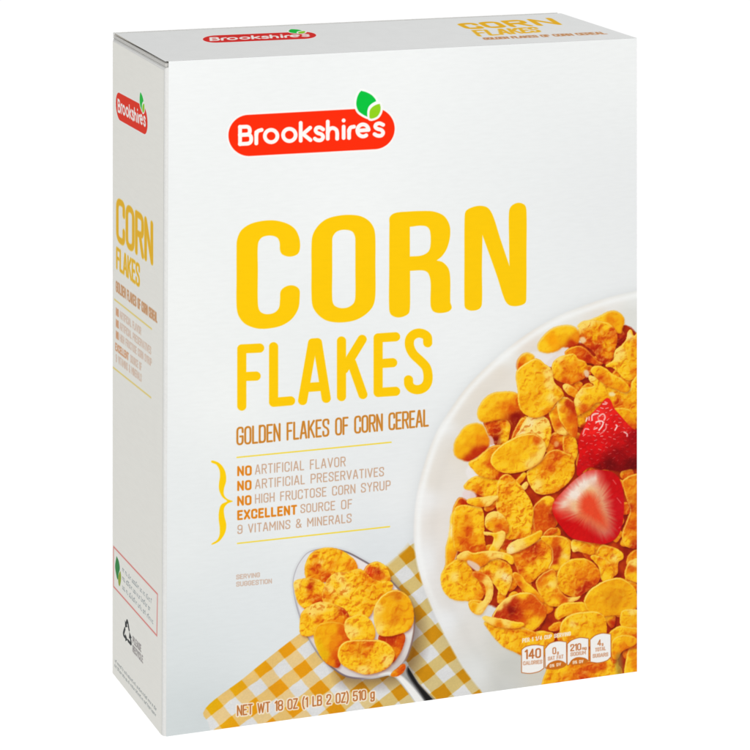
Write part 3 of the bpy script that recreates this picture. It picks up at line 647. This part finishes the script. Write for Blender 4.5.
fl("338,652 341,645 348,641 358,640 372,640 382,641 390,646 394,652 393,660 388,667 378,672 365,674 352,670 342,664 338.5,658", "350,648,O 370,643,D 360,652,232,140,4 354,662,Y 373,656,Y 385,649,Y 386,661,L 344,659,Y 363,669,L 378,645,Y 366,652,O 379,663,Y 345,650,G 362,662,G", tex=.75, rim=.9)

# lettering on the front
BR = (206, 132, 42); LT = (201, 158, 126); BO = (226, 132, 18); YL = (246, 218, 52)
brand(cv)
title(cv)
cv.part('tagline_lettering'); text(cv, "GOLDEN FLAKES OF CORN CEREAL", (237.3, 444.5), (427.8, 425.6), (16.5, 15.6), 2.0, BR, len(cv.names) - 1, soft=.7)
r1 = cv.part('rule_line'); cv.stroke(["237,457.4 391,442.2"], 1.25, YL, r1)
r2 = cv.part('rule_line'); cv.stroke(["237.5,543.4 389.5,526.6"], 1.25, YL, r2)
br = cv.part('brace_mark')
cv.poly(at("45,85 88,88 125,115 152,165 158,230 142,290 142,335 165,365 207,383 207,386 168,403 142,440 146,500 159,560 150,620 115,675 75,702 48,706 88,678 108,640 110,580 103,520 105,460 122,410 165,386 165,382 128,350 106,300 105,250 112,200 108,150 85,110", 205, 450, 7.5), (254, 208, 4), br)
cb = cv.part('claims_lettering'); ct = cv.part('claims_lettering')
for s, p0, p1, h in (("NO", (238.2, 475.2), (250.7, 474.5), 8.2), ("NO", (238.2, 490), (250.5, 489), 8.2), ("NO", (238.2, 505), (250.5, 504), 8.0), ("EXCELLENT", (238.2, 519.2), (296, 513.6), 7.9)):
    text(cv, s, p0, p1, h, 2.0, BO, cb, gap=.28, soft=.7)
for s, p0, p1, h in (("ARTIFICIAL FLAVOR", (255.5, 474), (345, 465.8), (8.8, 8.8)), ("ARTIFICIAL PRESERVATIVES", (255.5, 488.5), (383.4, 475.6), (8.6, 8.2)),
                     ("HIGH FRUCTOSE CORN SYRUP", (255.5, 503.1), (390, 489.2), (8.4, 8.4)), ("SOURCE OF", (301, 512.6), (351.6, 508), (7.8, 8.4)), ("9 VITAMINS & MINERALS", (238, 533.5), (351, 522), (8.0, 8.0))):
    text(cv, s, p0, p1, h, 1.0, LT, ct, gap=.24, soft=.75)
sg = cv.part('serving_note')
text(cv, "SERVING", (236.6, 579), (259.4, 576.7), 3.9, .8, (205, 172, 150), sg, gap=.22)
text(cv, "SUGGESTION", (236.6, 586.2), (271.4, 583), 4.0, .8, (205, 172, 150), sg, gap=.22)
nw = cv.part('net_weight_lettering')
text(cv, "NET WT 18 OZ (1 LB 2 OZ) 510 g", (237.6, 715.4), (374, 698.2), (9.4, 9.0), 1.45, (190, 112, 46), nw, gap=.2, halo=((248, 238, 222), 1.1), soft=.7)

# nutrition badges
pc = cv.part('badge_heading')
text(cv, "PER 1 1/4 CUP SERVING", (522.6, 642.2), (570.2, 635.2), 3.3, .95, (250, 240, 228), pc, gap=.3)
NB = (196, 112, 52)
def badge(P, arcP=None):
    k = cv.part('nutrition_badge')
    cv.poly(P, (188, 104, 40), k, .8, grow=.75)
    if arcP: cv.poly(arcP, (206, 112, 26), k, .8, grow=.3)
    cv.poly(P, (246, 244, 240), k, .8)
    return k
k1 = badge("521.9,650 521.9,650 525,647.4 531,645.6 537,645.2 543.4,646.2 543.4,646.2 543.4,668 543.4,668 539,671 533,672.6 527.8,673 521.9,672.2 521.9,672.2")
text(cv, "140", (525.4, 658.6), (540.2, 657.0), 8.4, 1.6, NB, k1, gap=.22)
text(cv, "CALORIES", (523.4, 664.9), (541.8, 663.2), 3.2, .75, (208, 150, 112), k1, gap=.25)
k2 = badge("545.2,649 545.2,649 550,643.8 558.2,641.4 566,642.2 566,642.2 566.2,663.4 566.2,663.4 562.5,661 556.8,660.2 549.5,663 545.6,667.6 545.6,667.6", "546.2,668.6 546.2,668.6 549.8,663.6 556.8,660.8 562.2,661.8 566,664.4 562,667.6 553,669.4")
text(cv, "0", (552.9, 653.9), (555.6, 653.6), 6.0, 1.0, NB, k2)
text(cv, "g", (557.2, 653.6), (558.4, 653.5), 2.4, .6, NB, k2)
text(cv, "SAT FAT", (548.2, 660.2), (563, 658.0), 3.1, .75, (208, 150, 112), k2, gap=.25)
text(cv, "0% DV", (550.0, 667.2), (560.6, 665.2), 2.4, .7, (252, 240, 225), k2, gap=.3)
k3 = badge("567.6,644 567.6,644 572,640.4 580,638 588.2,638.8 588.2,638.8 588.2,660 588.2,660 584.5,657.8 577,657.2 571.5,660 568.6,664.4 567.6,664.6", "569,664.2 569,664.2 572.6,660.2 578,657.8 584,658.6 587.4,661 584.4,663.4 576,665")
text(cv, "210", (570.8, 650.8), (580.6, 649.6), 6.0, 1.1, NB, k3)
text(cv, "mg", (582.2, 649.4), (586.2, 649.0), 2.4, .6, NB, k3)
text(cv, "SODIUM", (570.8, 656), (585.4, 654), 3.1, .75, (208, 150, 112), k3, gap=.25)
text(cv, "9% DV", (573, 663.6), (583, 662.4), 2.4, .7, (252, 240, 225), k3, gap=.3)
k4 = badge("590.4,639.8 590.4,639.8 595.2,635.8 602.4,633.6 610.4,634.4 610.4,634.4 610.6,656.6 610.6,656.6 607,660 598.4,662.4 590.6,661.6 590.6,661.6")
text(cv, "4", (597.8, 645.6), (600.6, 645.2), 5.4, 1.0, NB, k4)
text(cv, "g", (602, 645), (603, 644.9), 2.2, .6, NB, k4)
text(cv, "TOTAL", (595.4, 651.4), (605.4, 649.8), 3.1, .75, (208, 150, 112), k4, gap=.25)
text(cv, "SUGARS", (593, 657.6), (607.8, 655.8), 3.1, .75, (208, 150, 112), k4, gap=.25)

# ---------------------------------------------------------------- SIDE PANEL ARTWORK (drawn in the panel's own mm)
SIDE_TOP = 295.7 / 300                               # the side wall stops below the closing flaps
side = quadmap(BBL, FBL, FTL, BTL)
sq = sub(side, 0, 1 - 1.5 / 59.5, 0, SIDE_TOP)
cs = Canvas(sq, 58, 295.7, .22, (246, 245, 238))
cs.upsign = 1
sx_, sy_ = view(sq(cs.s, cs.t))
cs.use('px', sx_, sy_)
srcq = [view(side(a, b)) for a, b in ((0, 0), (1, 0), (1, 1), (0, 1))]
HS = homography([tuple(map(float, q)) for q in srcq], [(0, 300), (59.5, 300), (59.5, 0), (0, 0)])    # mm, y downwards
full = hom(HS, sx_, sy_)
cs.use('mm', full[0], full[1])
S = lambda x, y: tuple(float(v) for v in hom(HS, x, y))
def stext(s, p0, p1, q0, q1, th, c, lab, **k):
    cs.use('mm'); text(cs, s, S(*p0), S(*p1), None, th, c, lab, q0=S(*q0), q1=S(*q1), **k)
# logo: map the panel's mm to the front drawing's coordinates
def place_logo(cz, A, B, C3, **k):
    """A,B: pill's left and right ends (centre), C3: centre top, in current coordinates of the canvas"""
    src = [A, B, C3]; dst = [(228, 136.5), (394.6, 127.5), (311.5, 111.4)]
    M = np.array([[x, y, 1] for x, y in src]); D_ = np.array(dst)
    T = np.linalg.solve(M, D_)
    X, Y = cz.X, cz.Y
    cz.use('logo', X * T[0, 0] + Y * T[1, 0] + T[2, 0], X * T[0, 1] + Y * T[1, 1] + T[2, 1])
    brand(cz, **k)
La = S(115.9, 104.5); Lb = S(147.6, 122.0); Lt = S(131.2, 99.2)
place_logo(cs, La, Lb, Lt, red=(238, 46, 10))
cs.use('mm')
tl = cs.part('title_lettering')
GY = (246, 190, 18)
stext("CORN", (117.4, 238.7), (151.9, 261.7), (117.4, 200.3), (151.9, 224.3), 3.0, GY, tl, gap=.2)
tl = cs.part('title_lettering')
stext("FLAKES", (116.9, 267.5), (139.3, 285.8), (116.9, 248.5), (139.3, 265.5), 1.6, GY, tl, gap=.2)
tg = cs.part('tagline_lettering')
stext("GOLDEN FLAKES OF CORN CEREAL", (116.2, 290.8), (157.0, 322.0), (116.2, 281.5), (157.0, 313.6), .75, (206, 140, 84), tg)
for a, b in (((114.5, 299.3), (151.7, 329.0)), ((113.2, 367.4), (151.0, 397.6))):
    r = cs.part('rule_line'); cs.stroke([[S(*a), S(*b)]], .55, (240, 208, 80), r)
cb = cs.part('claims_lettering'); ct = cs.part('claims_lettering')
sl_ = .80
def sline(s, x0, yb, x1, h, th, c, lab, **k):
    y = lambda x: yb + (x - 116) * sl_
    stext(s, (x0, y(x0)), (x1, y(x1)), (x0, y(x0) - h), (x1, y(x1) - h), th, c, lab, **k)
for yb in (314.5, 326.0, 337.5): sline("NO", 116.3, yb, 118.6, 6.4, .55, (214, 130, 70), cb, gap=.3)
sline("EXCELLENT", 115.6, 350, 128.5, 6.4, .5, (214, 130, 70), cb)
LT2 = (216, 178, 152)
sline("ARTIFICIAL FLAVOR", 120, 314.5, 141, 6.6, .34, LT2, ct); sline("ARTIFICIAL PRESERVATIVES", 120, 326, 151, 6.6, .34, LT2, ct)
sline("HIGH FRUCTOSE CORN SYRUP", 120, 337.5, 151.6, 6.6, .34, LT2, ct); sline("SOURCE OF", 130.5, 350, 141.5, 6.6, .34, LT2, ct)
sline("9 VITAMINS & MINERALS", 116, 361, 141.5, 6.6, .34, LT2, ct)
bx = cs.part('guarantee_box')
cs.stroke([[S(113.6, 546.6), S(157.6, 594.2), S(156.9, 635.6), S(113.6, 586.4), S(113.6, 546.6)]], .6, (226, 92, 84), bx)
lf = cs.part('leaf_emblem')
cs.poly(np.array([S(*p) for p in ((116.6, 556), (116.6, 556), (118.8, 561), (119.9, 568.5), (118.6, 574), (117.8, 579.5), (116.2, 574), (115.2, 566))]), (36, 138, 62), lf, .3)
cs.poly(np.array([S(*p) for p in ((120.6, 571), (120.6, 571), (121.2, 577), (120.6, 583), (119.3, 586), (118.2, 580), (118.9, 574))]), (150, 172, 50), lf, .3)
gt = cs.part('guarantee_lettering')
rs = np.random.default_rng(11)
def small(cz, a, b, h, th, c, lab, dens=1.):
    """lines of print too small to be read in the photograph"""
    x = 0.; a = np.array(a, float); b = np.array(b, float)
    L = np.linalg.norm(b - a); n = (b - a) / L; up = np.array([0, -1.])
    while x < L - h * .3:
        wn = rs.integers(2, 9)
        for q in range(wn):
            if x > L - h * .3: break
            p = a + n * x; hh = h * rs.choice([.65, .65, .65, 1.])
            g = [[p, p + up * hh]]
            if rs.random() < .6: g.append([p + up * hh, p + up * hh + n * h * .35])
            if rs.random() < .4: g.append([p, p + n * h * .35])
            cz.stroke(g, th, c, lab, .3)
            x += h * .6 * dens
        x += h * .5
for i, (y0, x1) in enumerate(((571, 152.5), (579.5, 150.5), (588.5, 153.5))):
    x0 = 122.6
    y1 = y0 + (x1 - x0) * 1.12 + (i * .6)
    small(cs, S(x0, y0), S(x1, y1), 2.0, .32, (120, 134, 140), gt)
rc = cs.part('recycling_symbol')
cx0, cy0 = S(127.4, 633.0)
Rr = 6.4
V = [np.array([cx0 + Rr * .9 * math.cos(math.radians(90 + 120 * k)), cy0 - Rr * math.sin(math.radians(90 + 120 * k))]) for k in range(3)]
for k in range(3):
    a, b, c = V[k - 1], V[k], V[(k + 1) % 3]
    p0 = a * .40 + b * .60; p2 = b * .72 + c * .28
    cs.stroke([rr([p0, b, p2], 3.2)], 1.5, (46, 50, 52), rc, .3)
    dr = (c - b) / np.linalg.norm(c - b); nr = np.array([-dr[1], dr[0]])
    cs.poly(np.array([p2 + dr * 2.6, p2 - dr * .2 + nr * 1.8, p2 - dr * .2 - nr * 1.8]), (46, 50, 52), rc, .3, sm=False)
rl = cs.part('recycling_lettering')
stext("PLEASE", (132.9, 642.6), (141.0, 651.4), (132.9, 636.6), (141.0, 645.4), .4, (110, 102, 104), rl, gap=.25)
stext("RECYCLE", (132.9, 651.2), (142.8, 662.6), (132.9, 645.4), (142.8, 656.4), .4, (110, 102, 104), rl, gap=.25)
fp = cs.part('fine_print')
small(cs, S(115.0, 661.5), S(157.0, 711.4), 1.3, .3, (140, 146, 146), fp)
small(cs, S(114.6, 666.2), S(156.0, 716.6), 1.3, .3, (140, 146, 146), fp)

# ---------------------------------------------------------------- TOP FLAP ARTWORK
UPL = 3.2                                            # the flap's free edge stops short of the back wall
top = quadmap(FTL, FTR, BTR, BTL)
tq = sub(top, -.0005, 1, 0, 1 - UPL / 59.5)
ctp = Canvas(tq, 243, 56.3, .3, (240, 241, 240))
ctp.upsign = 1
tx_, ty_ = view(tq(ctp.s, ctp.t))
HT = homography([tuple(map(float, view(top(a, b)))) for a, b in ((0, 0), (1, 0), (1, 1), (0, 1))], [(0, 59.5), (243, 59.5), (243, 0), (0, 0)])
u, v = hom(HT, tx_, ty_)
ctp.use('mm', u, v)
Tm = lambda x, y: tuple(float(q) for q in hom(HT, x, y))
A = np.array(Tm(202.6, 39.6)); B = np.array(Tm(316, 34.8))
mid_t = Tm(259, 33.6)
place_logo(ctp, A, B, np.array(mid_t), red=(226, 36, 30))
ctp.use('mm')
a0, a1, b0, b1 = Tm(468.6, 28.6), Tm(558.5, 24.2), Tm(459.5, 24.2), Tm(549, 18.6)
tl = ctp.part('title_lettering'); text(ctp, "CORN", a0, a1, None, 3.1, (246, 186, 20), tl, q0=b0, q1=b1, gap=.24)
tl = ctp.part('title_lettering'); text(ctp, "FLAKES", Tm(479.5, 36.0), Tm(539.5, 31.8), None, 2.0, (246, 190, 40), tl, q0=Tm(473.5, 30.6), q1=Tm(535, 27.4), gap=.2)
tg = ctp.part('tagline_lettering'); text(ctp, "GOLDEN FLAKES OF CORN CEREAL", Tm(485, 39.7), Tm(606.5, 33.9), None, 1.0, (206, 140, 84), tg, q0=Tm(483.4, 37.9), q1=Tm(602.5, 32.0))

# ---------------------------------------------------------------- materials
def new_mat(name):
    m = bpy.data.materials.new(name); m.use_nodes = True
    nt = m.node_tree; b = nt.nodes['Principled BSDF']; return m, nt, b
def print_mat(name, grain=.016, rough=.42, relief=.06):
    """coated paperboard with ink: colour comes from the printed dots, fine fibre relief in the coating"""
    m, nt, b = new_mat(name); N = nt.nodes; Lk = nt.links
    at_ = N.new('ShaderNodeAttribute'); at_.attribute_name = 'ink'
    tc = N.new('ShaderNodeTexCoord')
    mp = N.new('ShaderNodeMapping'); mp.inputs['Scale'].default_value = (150, 150, 800); mp.inputs['Rotation'].default_value = (0, math.radians(9), 0)
    nz = N.new('ShaderNodeTexNoise'); nz.inputs['Scale'].default_value = 1; nz.inputs['Detail'].default_value = 3
    Lk.new(tc.outputs['Object'], mp.inputs['Vector']); Lk.new(mp.outputs['Vector'], nz.inputs['Vector'])
    mr = N.new('ShaderNodeMapRange'); mr.inputs['From Min'].default_value = .3; mr.inputs['From Max'].default_value = .7
    mr.inputs['To Min'].default_value = 1 - grain; mr.inputs['To Max'].default_value = 1 + grain * .5
    Lk.new(nz.outputs['Fac'], mr.inputs['Value'])
    mx = N.new('ShaderNodeVectorMath'); mx.operation = 'SCALE'
    Lk.new(at_.outputs['Color'], mx.inputs[0]); Lk.new(mr.outputs['Result'], mx.inputs['Scale'])
    Lk.new(mx.outputs['Vector'], b.inputs['Base Color'])
    n2 = N.new('ShaderNodeTexNoise'); n2.inputs['Scale'].default_value = 45; n2.inputs['Detail'].default_value = 2
    Lk.new(tc.outputs['Object'], n2.inputs['Vector'])
    bp = N.new('ShaderNodeBump'); bp.inputs['Strength'].default_value = relief; bp.inputs['Distance'].default_value = .0012
    Lk.new(n2.outputs['Fac'], bp.inputs['Height']); Lk.new(bp.outputs['Normal'], b.inputs['Normal'])
    b.inputs['Roughness'].default_value = rough
    b.inputs['Specular IOR Level'].default_value = .05
    return m
M_INK = print_mat('printed_paperboard')
def board_mat(name, col, rough=.6):
    m, nt, b = new_mat(name); N = nt.nodes; Lk = nt.links
    tc = N.new('ShaderNodeTexCoord'); nz = N.new('ShaderNodeTexNoise'); nz.inputs['Scale'].default_value = 900; nz.inputs['Detail'].default_value = 3
    Lk.new(tc.outputs['Object'], nz.inputs['Vector'])
    rp = N.new('ShaderNodeValToRGB'); rp.color_ramp.elements[0].position = .3; rp.color_ramp.elements[1].position = .7
    rp.color_ramp.elements[0].color = tuple(c * .94 for c in col) + (1,); rp.color_ramp.elements[1].color = col + (1,)
    Lk.new(nz.outputs['Fac'], rp.inputs['Fac']); Lk.new(rp.outputs['Color'], b.inputs['Base Color'])
    b.inputs['Roughness'].default_value = rough; b.inputs['Specular IOR Level'].default_value = .3
    return m
M_WHITE = board_mat('coated_paperboard', (.81, .81, .79), .45)
M_RAW = board_mat('raw_board_edge', (.50, .47, .42), .9)
M_INNER = board_mat('inner_flap_board', (.66, .65, .62), .8)

def mesh_obj(name, verts, faces, mat, parent=None):
    me = bpy.data.meshes.new(name); me.from_pydata([tuple(v) for v in verts], [], faces); me.update()
    o = bpy.data.objects.new(name, me); C.objects.link(o)
    me.materials.append(mat)
    if parent: o.parent = parent
    return o

def grid_mesh(name, pos, lin, cells, mat, parent):
    """cells: (n,4) indices into the canvas grid"""
    idx, inv = np.unique(cells.ravel(), return_inverse=True)
    v = pos.reshape(-1, 3)[idx] * MM; c = lin.reshape(-1, 3)[idx]
    me = bpy.data.meshes.new(name)
    n = len(cells)
    me.vertices.add(len(idx)); me.vertices.foreach_set('co', v.astype(np.float32).ravel())
    me.loops.add(n * 4); me.loops.foreach_set('vertex_index', inv.astype(np.int32).ravel())
    me.polygons.add(n); me.polygons.foreach_set('loop_start', (np.arange(n) * 4).astype(np.int32))
    me.update(calc_edges=True)
    at_ = me.attributes.new('ink', 'FLOAT_COLOR', 'POINT')
    at_.data.foreach_set('color', np.concatenate([c, np.ones((len(c), 1))], 1).astype(np.float32).ravel())
    me.materials.append(mat)
    o = bpy.data.objects.new(name, me); C.objects.link(o); o.parent = parent
    return o

def build(cz, name, offset, parent, block=12, tol=.02):
    """turn a painted canvas into one sheet plus one mesh per printed element"""
    pos = cz.map(cz.s, cz.t) + np.asarray(offset, float)
    col = np.clip(cz.col, 0, 1)
    lin = np.where(col <= .04045, col / 12.92, ((col + .055) / 1.055) ** 2.4)
    ny, nx = cz.lab.shape
    id_ = np.arange(ny * nx).reshape(ny, nx)
    lab = cz.lab[:-1, :-1]
    done = np.zeros(lab.shape, bool); big = []
    for y in range(0, ny - 1, block):
        for x in range(0, nx - 1, block):
            y1 = min(y + block, ny - 1); x1 = min(x + block, nx - 1)
            if (cz.lab[y:y1 + 1, x:x1 + 1] == 0).all():
                b = col[y:y1 + 1, x:x1 + 1]
                if (b.max((0, 1)) - b.min((0, 1))).max() < tol:
                    done[y:y1, x:x1] = True; big.append((id_[y, x], id_[y, x1], id_[y1, x1], id_[y1, x]))
    quads = np.stack([id_[:-1, :-1], id_[:-1, 1:], id_[1:, 1:], id_[1:, :-1]], -1)
    rest = quads[(lab == 0) & ~done]
    base = grid_mesh(name, pos, lin, np.concatenate([np.array(big, int).reshape(-1, 4), rest]), M_INK, parent)
    out = []
    for k in range(1, len(cz.names)):
        sel = quads[lab == k]
        if len(sel) < 6: continue
        o = grid_mesh(cz.names[k], pos, lin, sel, M_INK, base); out.append(o)
    return base, out

# ---------------------------------------------------------------- the box
box = bpy.data.objects.new('cereal_box', None); C.objects.link(box)
box['label'] = 'white cardboard box with yellow CORN FLAKES lettering standing upright on white table'
box['category'] = 'cereal box'

LOW = np.array([0, 0, -2.7])
def hexa(P, bev_edges, name, mat, bev=1.4, small_=.35):
    """closed box from 8 corners (bottom FL FR BR BL, top FL FR BR BL); listed edges get the wide rounded fold"""
    bm = bmesh.new()
    vs = [bm.verts.new(tuple(np.asarray(p) * MM)) for p in P]
    for f in ((3, 2, 1, 0), (4, 5, 6, 7), (0, 1, 5, 4), (1, 2, 6, 5), (2, 3, 7, 6), (3, 0, 4, 7)): bm.faces.new([vs[i] for i in f])
    key = lambda e: tuple(sorted((vs.index(e.verts[0]), vs.index(e.verts[1]))))
    wide = [e for e in bm.edges if key(e) in bev_edges]
    if wide: bmesh.ops.bevel(bm, geom=wide, offset=bev * MM, segments=6, profile=.5, affect='EDGES')
    bmesh.ops.recalc_face_normals(bm, faces=bm.faces[:])
    me = bpy.data.meshes.new(name); bm.to_mesh(me); bm.free()
    me.materials.append(mat)
    for p in me.polygons: p.use_smooth = True
    o = bpy.data.objects.new(name, me); C.objects.link(o); o.parent = box
    md = o.modifiers.new('fold', 'BEVEL'); md.width = small_ * MM; md.segments = 2; md.limit_method = 'ANGLE'; md.angle_limit = math.radians(50)
    o.modifiers.new('normals', 'WEIGHTED_NORMAL')
    return o
body = hexa([FBL, FBR, BBR, BBL, FTL + LOW, FTR + LOW, BTR + LOW, BTL + LOW], {(0, 4), (4, 7)}, 'carton_body', M_WHITE)
# front wall carries on up to the top fold
lip = hexa([FTL + (1.6, 0, -3.0), FTR + (0, 0, -3.0), FTR + (0, .7, -3.0), FTL + (1.6, .7, -3.0), FTL + (2.2, 0, 0), FTR, FTR + (0, .7, 0), FTL + (2.2, .7, 0)], set(), 'front_fold', M_WHITE, small_=.25)
back = hexa([BTL + (.1, -.8, -3.0), BTR + (0, -.8, -3.0), BTR + (0, 0, -3.0), BTL + (.1, 0, -3.0), BTL + (.1, -.8, -.2), BTR + (0, -.8, -.2), BTR + (0, 0, -.2), BTL + (.1, 0, -.2)], set(), 'back_fold', M_WHITE, small_=.2)
rightf = hexa([FTR + (-.8, .8, -3.0), FTR + (-.05, .8, -3.0), BTR + (-.05, -.8, -3.0), BTR + (-.8, -.8, -3.0), FTR + (-.8, .8, -.7), FTR + (-.05, .8, -.7), BTR + (-.05, -.8, -.7), BTR + (-.8, -.8, -.7)], set(), 'end_fold', M_WHITE, small_=.2)
dust = hexa([FTL + (.4, 1.0, -2.65), FTR + (-1, 1.0, -2.65), BTR + (-1, -1, -2.65), BTL + (.25, -1, -2.65), FTL + (.4, 1.0, -1.15), FTR + (-1, 1, -1.15), BTR + (-1, -1, -1.15), BTL + (.25, -1, -1.15)], set(), 'inner_flap', M_INNER, small_=.1)
flap = hexa([FTL + (2.2, .71, -.75), FTR + (0, .71, -.75), BTR + (0, -UPL, -.75), BTL + (-.25, -UPL, -.75), FTL + (2.2, .71, -.04), FTR + (0, .71, -.04), BTR + (0, -UPL, -.04), BTL + (-.25, -UPL, -.04)], set(), 'top_flap', M_RAW, small_=.08)

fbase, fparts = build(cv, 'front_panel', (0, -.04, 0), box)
sbase, sparts = build(cs, 'side_panel', (-.04, 0, 0), box)
tbase, tparts = build(ctp, 'top_panel', (0, 0, .03), box)
for o in fparts:
    n = o.name.split('.')[0]
berries = [o for o in fparts if o.name.startswith('printed_strawberry')]
for o, l in zip(berries, ('whole red strawberry with pale seeds', 'halved strawberry showing its pale heart')): o['label'] = l
tt = [o for o in fparts if o.name.startswith('title_lettering')]
for o, l in zip(tt, ('large yellow word CORN', 'smaller yellow word FLAKES')): o['label'] = l

# ---------------------------------------------------------------- the white table, with an added glow
def plane(name, z, half, cx, cy):
    me = bpy.data.meshes.new(name)
    me.from_pydata([(cx - half, cy - half, z), (cx + half, cy - half, z), (cx + half, cy + half, z), (cx - half, cy + half, z)], [], [(0, 1, 2, 3)]); me.update()
    o = bpy.data.objects.new(name, me); C.objects.link(o); return o
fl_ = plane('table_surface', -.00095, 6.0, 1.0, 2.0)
m, nt, b = new_mat('white_table_added_glow')
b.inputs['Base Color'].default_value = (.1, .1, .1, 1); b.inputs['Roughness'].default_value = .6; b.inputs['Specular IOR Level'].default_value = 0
b.inputs['Emission Color'].default_value = (1, 1, 1, 1); b.inputs['Emission Strength'].default_value = FLOOR_E = .99  # glow added to keep the ground pure white, without a contact shadow
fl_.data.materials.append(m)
fl_['kind'] = 'structure'; fl_['label'] = 'plain white table with added glow under the cereal box'

# ---------------------------------------------------------------- light
w = bpy.data.worlds.new('World'); scene.world = w; w.use_nodes = True
bg = w.node_tree.nodes['Background']; bg.inputs['Color'].default_value = (.985, .99, 1, 1); bg.inputs['Strength'].default_value = .24
def area(name, loc, target, size, power, col=(1, 1, 1)):
    l = bpy.data.lights.new(name, 'AREA'); l.shape = 'RECTANGLE'; l.size, l.size_y = size; l.energy = power; l.color = col
    o = bpy.data.objects.new(name, l); C.objects.link(o); o.location = loc
    from mathutils import Vector
    d = Vector(target) - Vector(loc); o.rotation_euler = d.to_track_quat('-Z', 'Y').to_euler()
    return o
area('softbox_key', (-.42, -1.25, 1.05), (.08, 0, .2), (1.1, .9), 12.8, (1, .995, .985))
area('softbox_top', (.7, .1, 1.4), (.15, .03, .3), (.8, .8), 7.4)

scene.view_settings.view_transform = 'Standard'; scene.view_settings.look = 'None'
scene.view_settings.exposure = 0; scene.view_settings.gamma = 1
scene.render.engine = 'CYCLES'
scene.cycles.max_bounces = 6
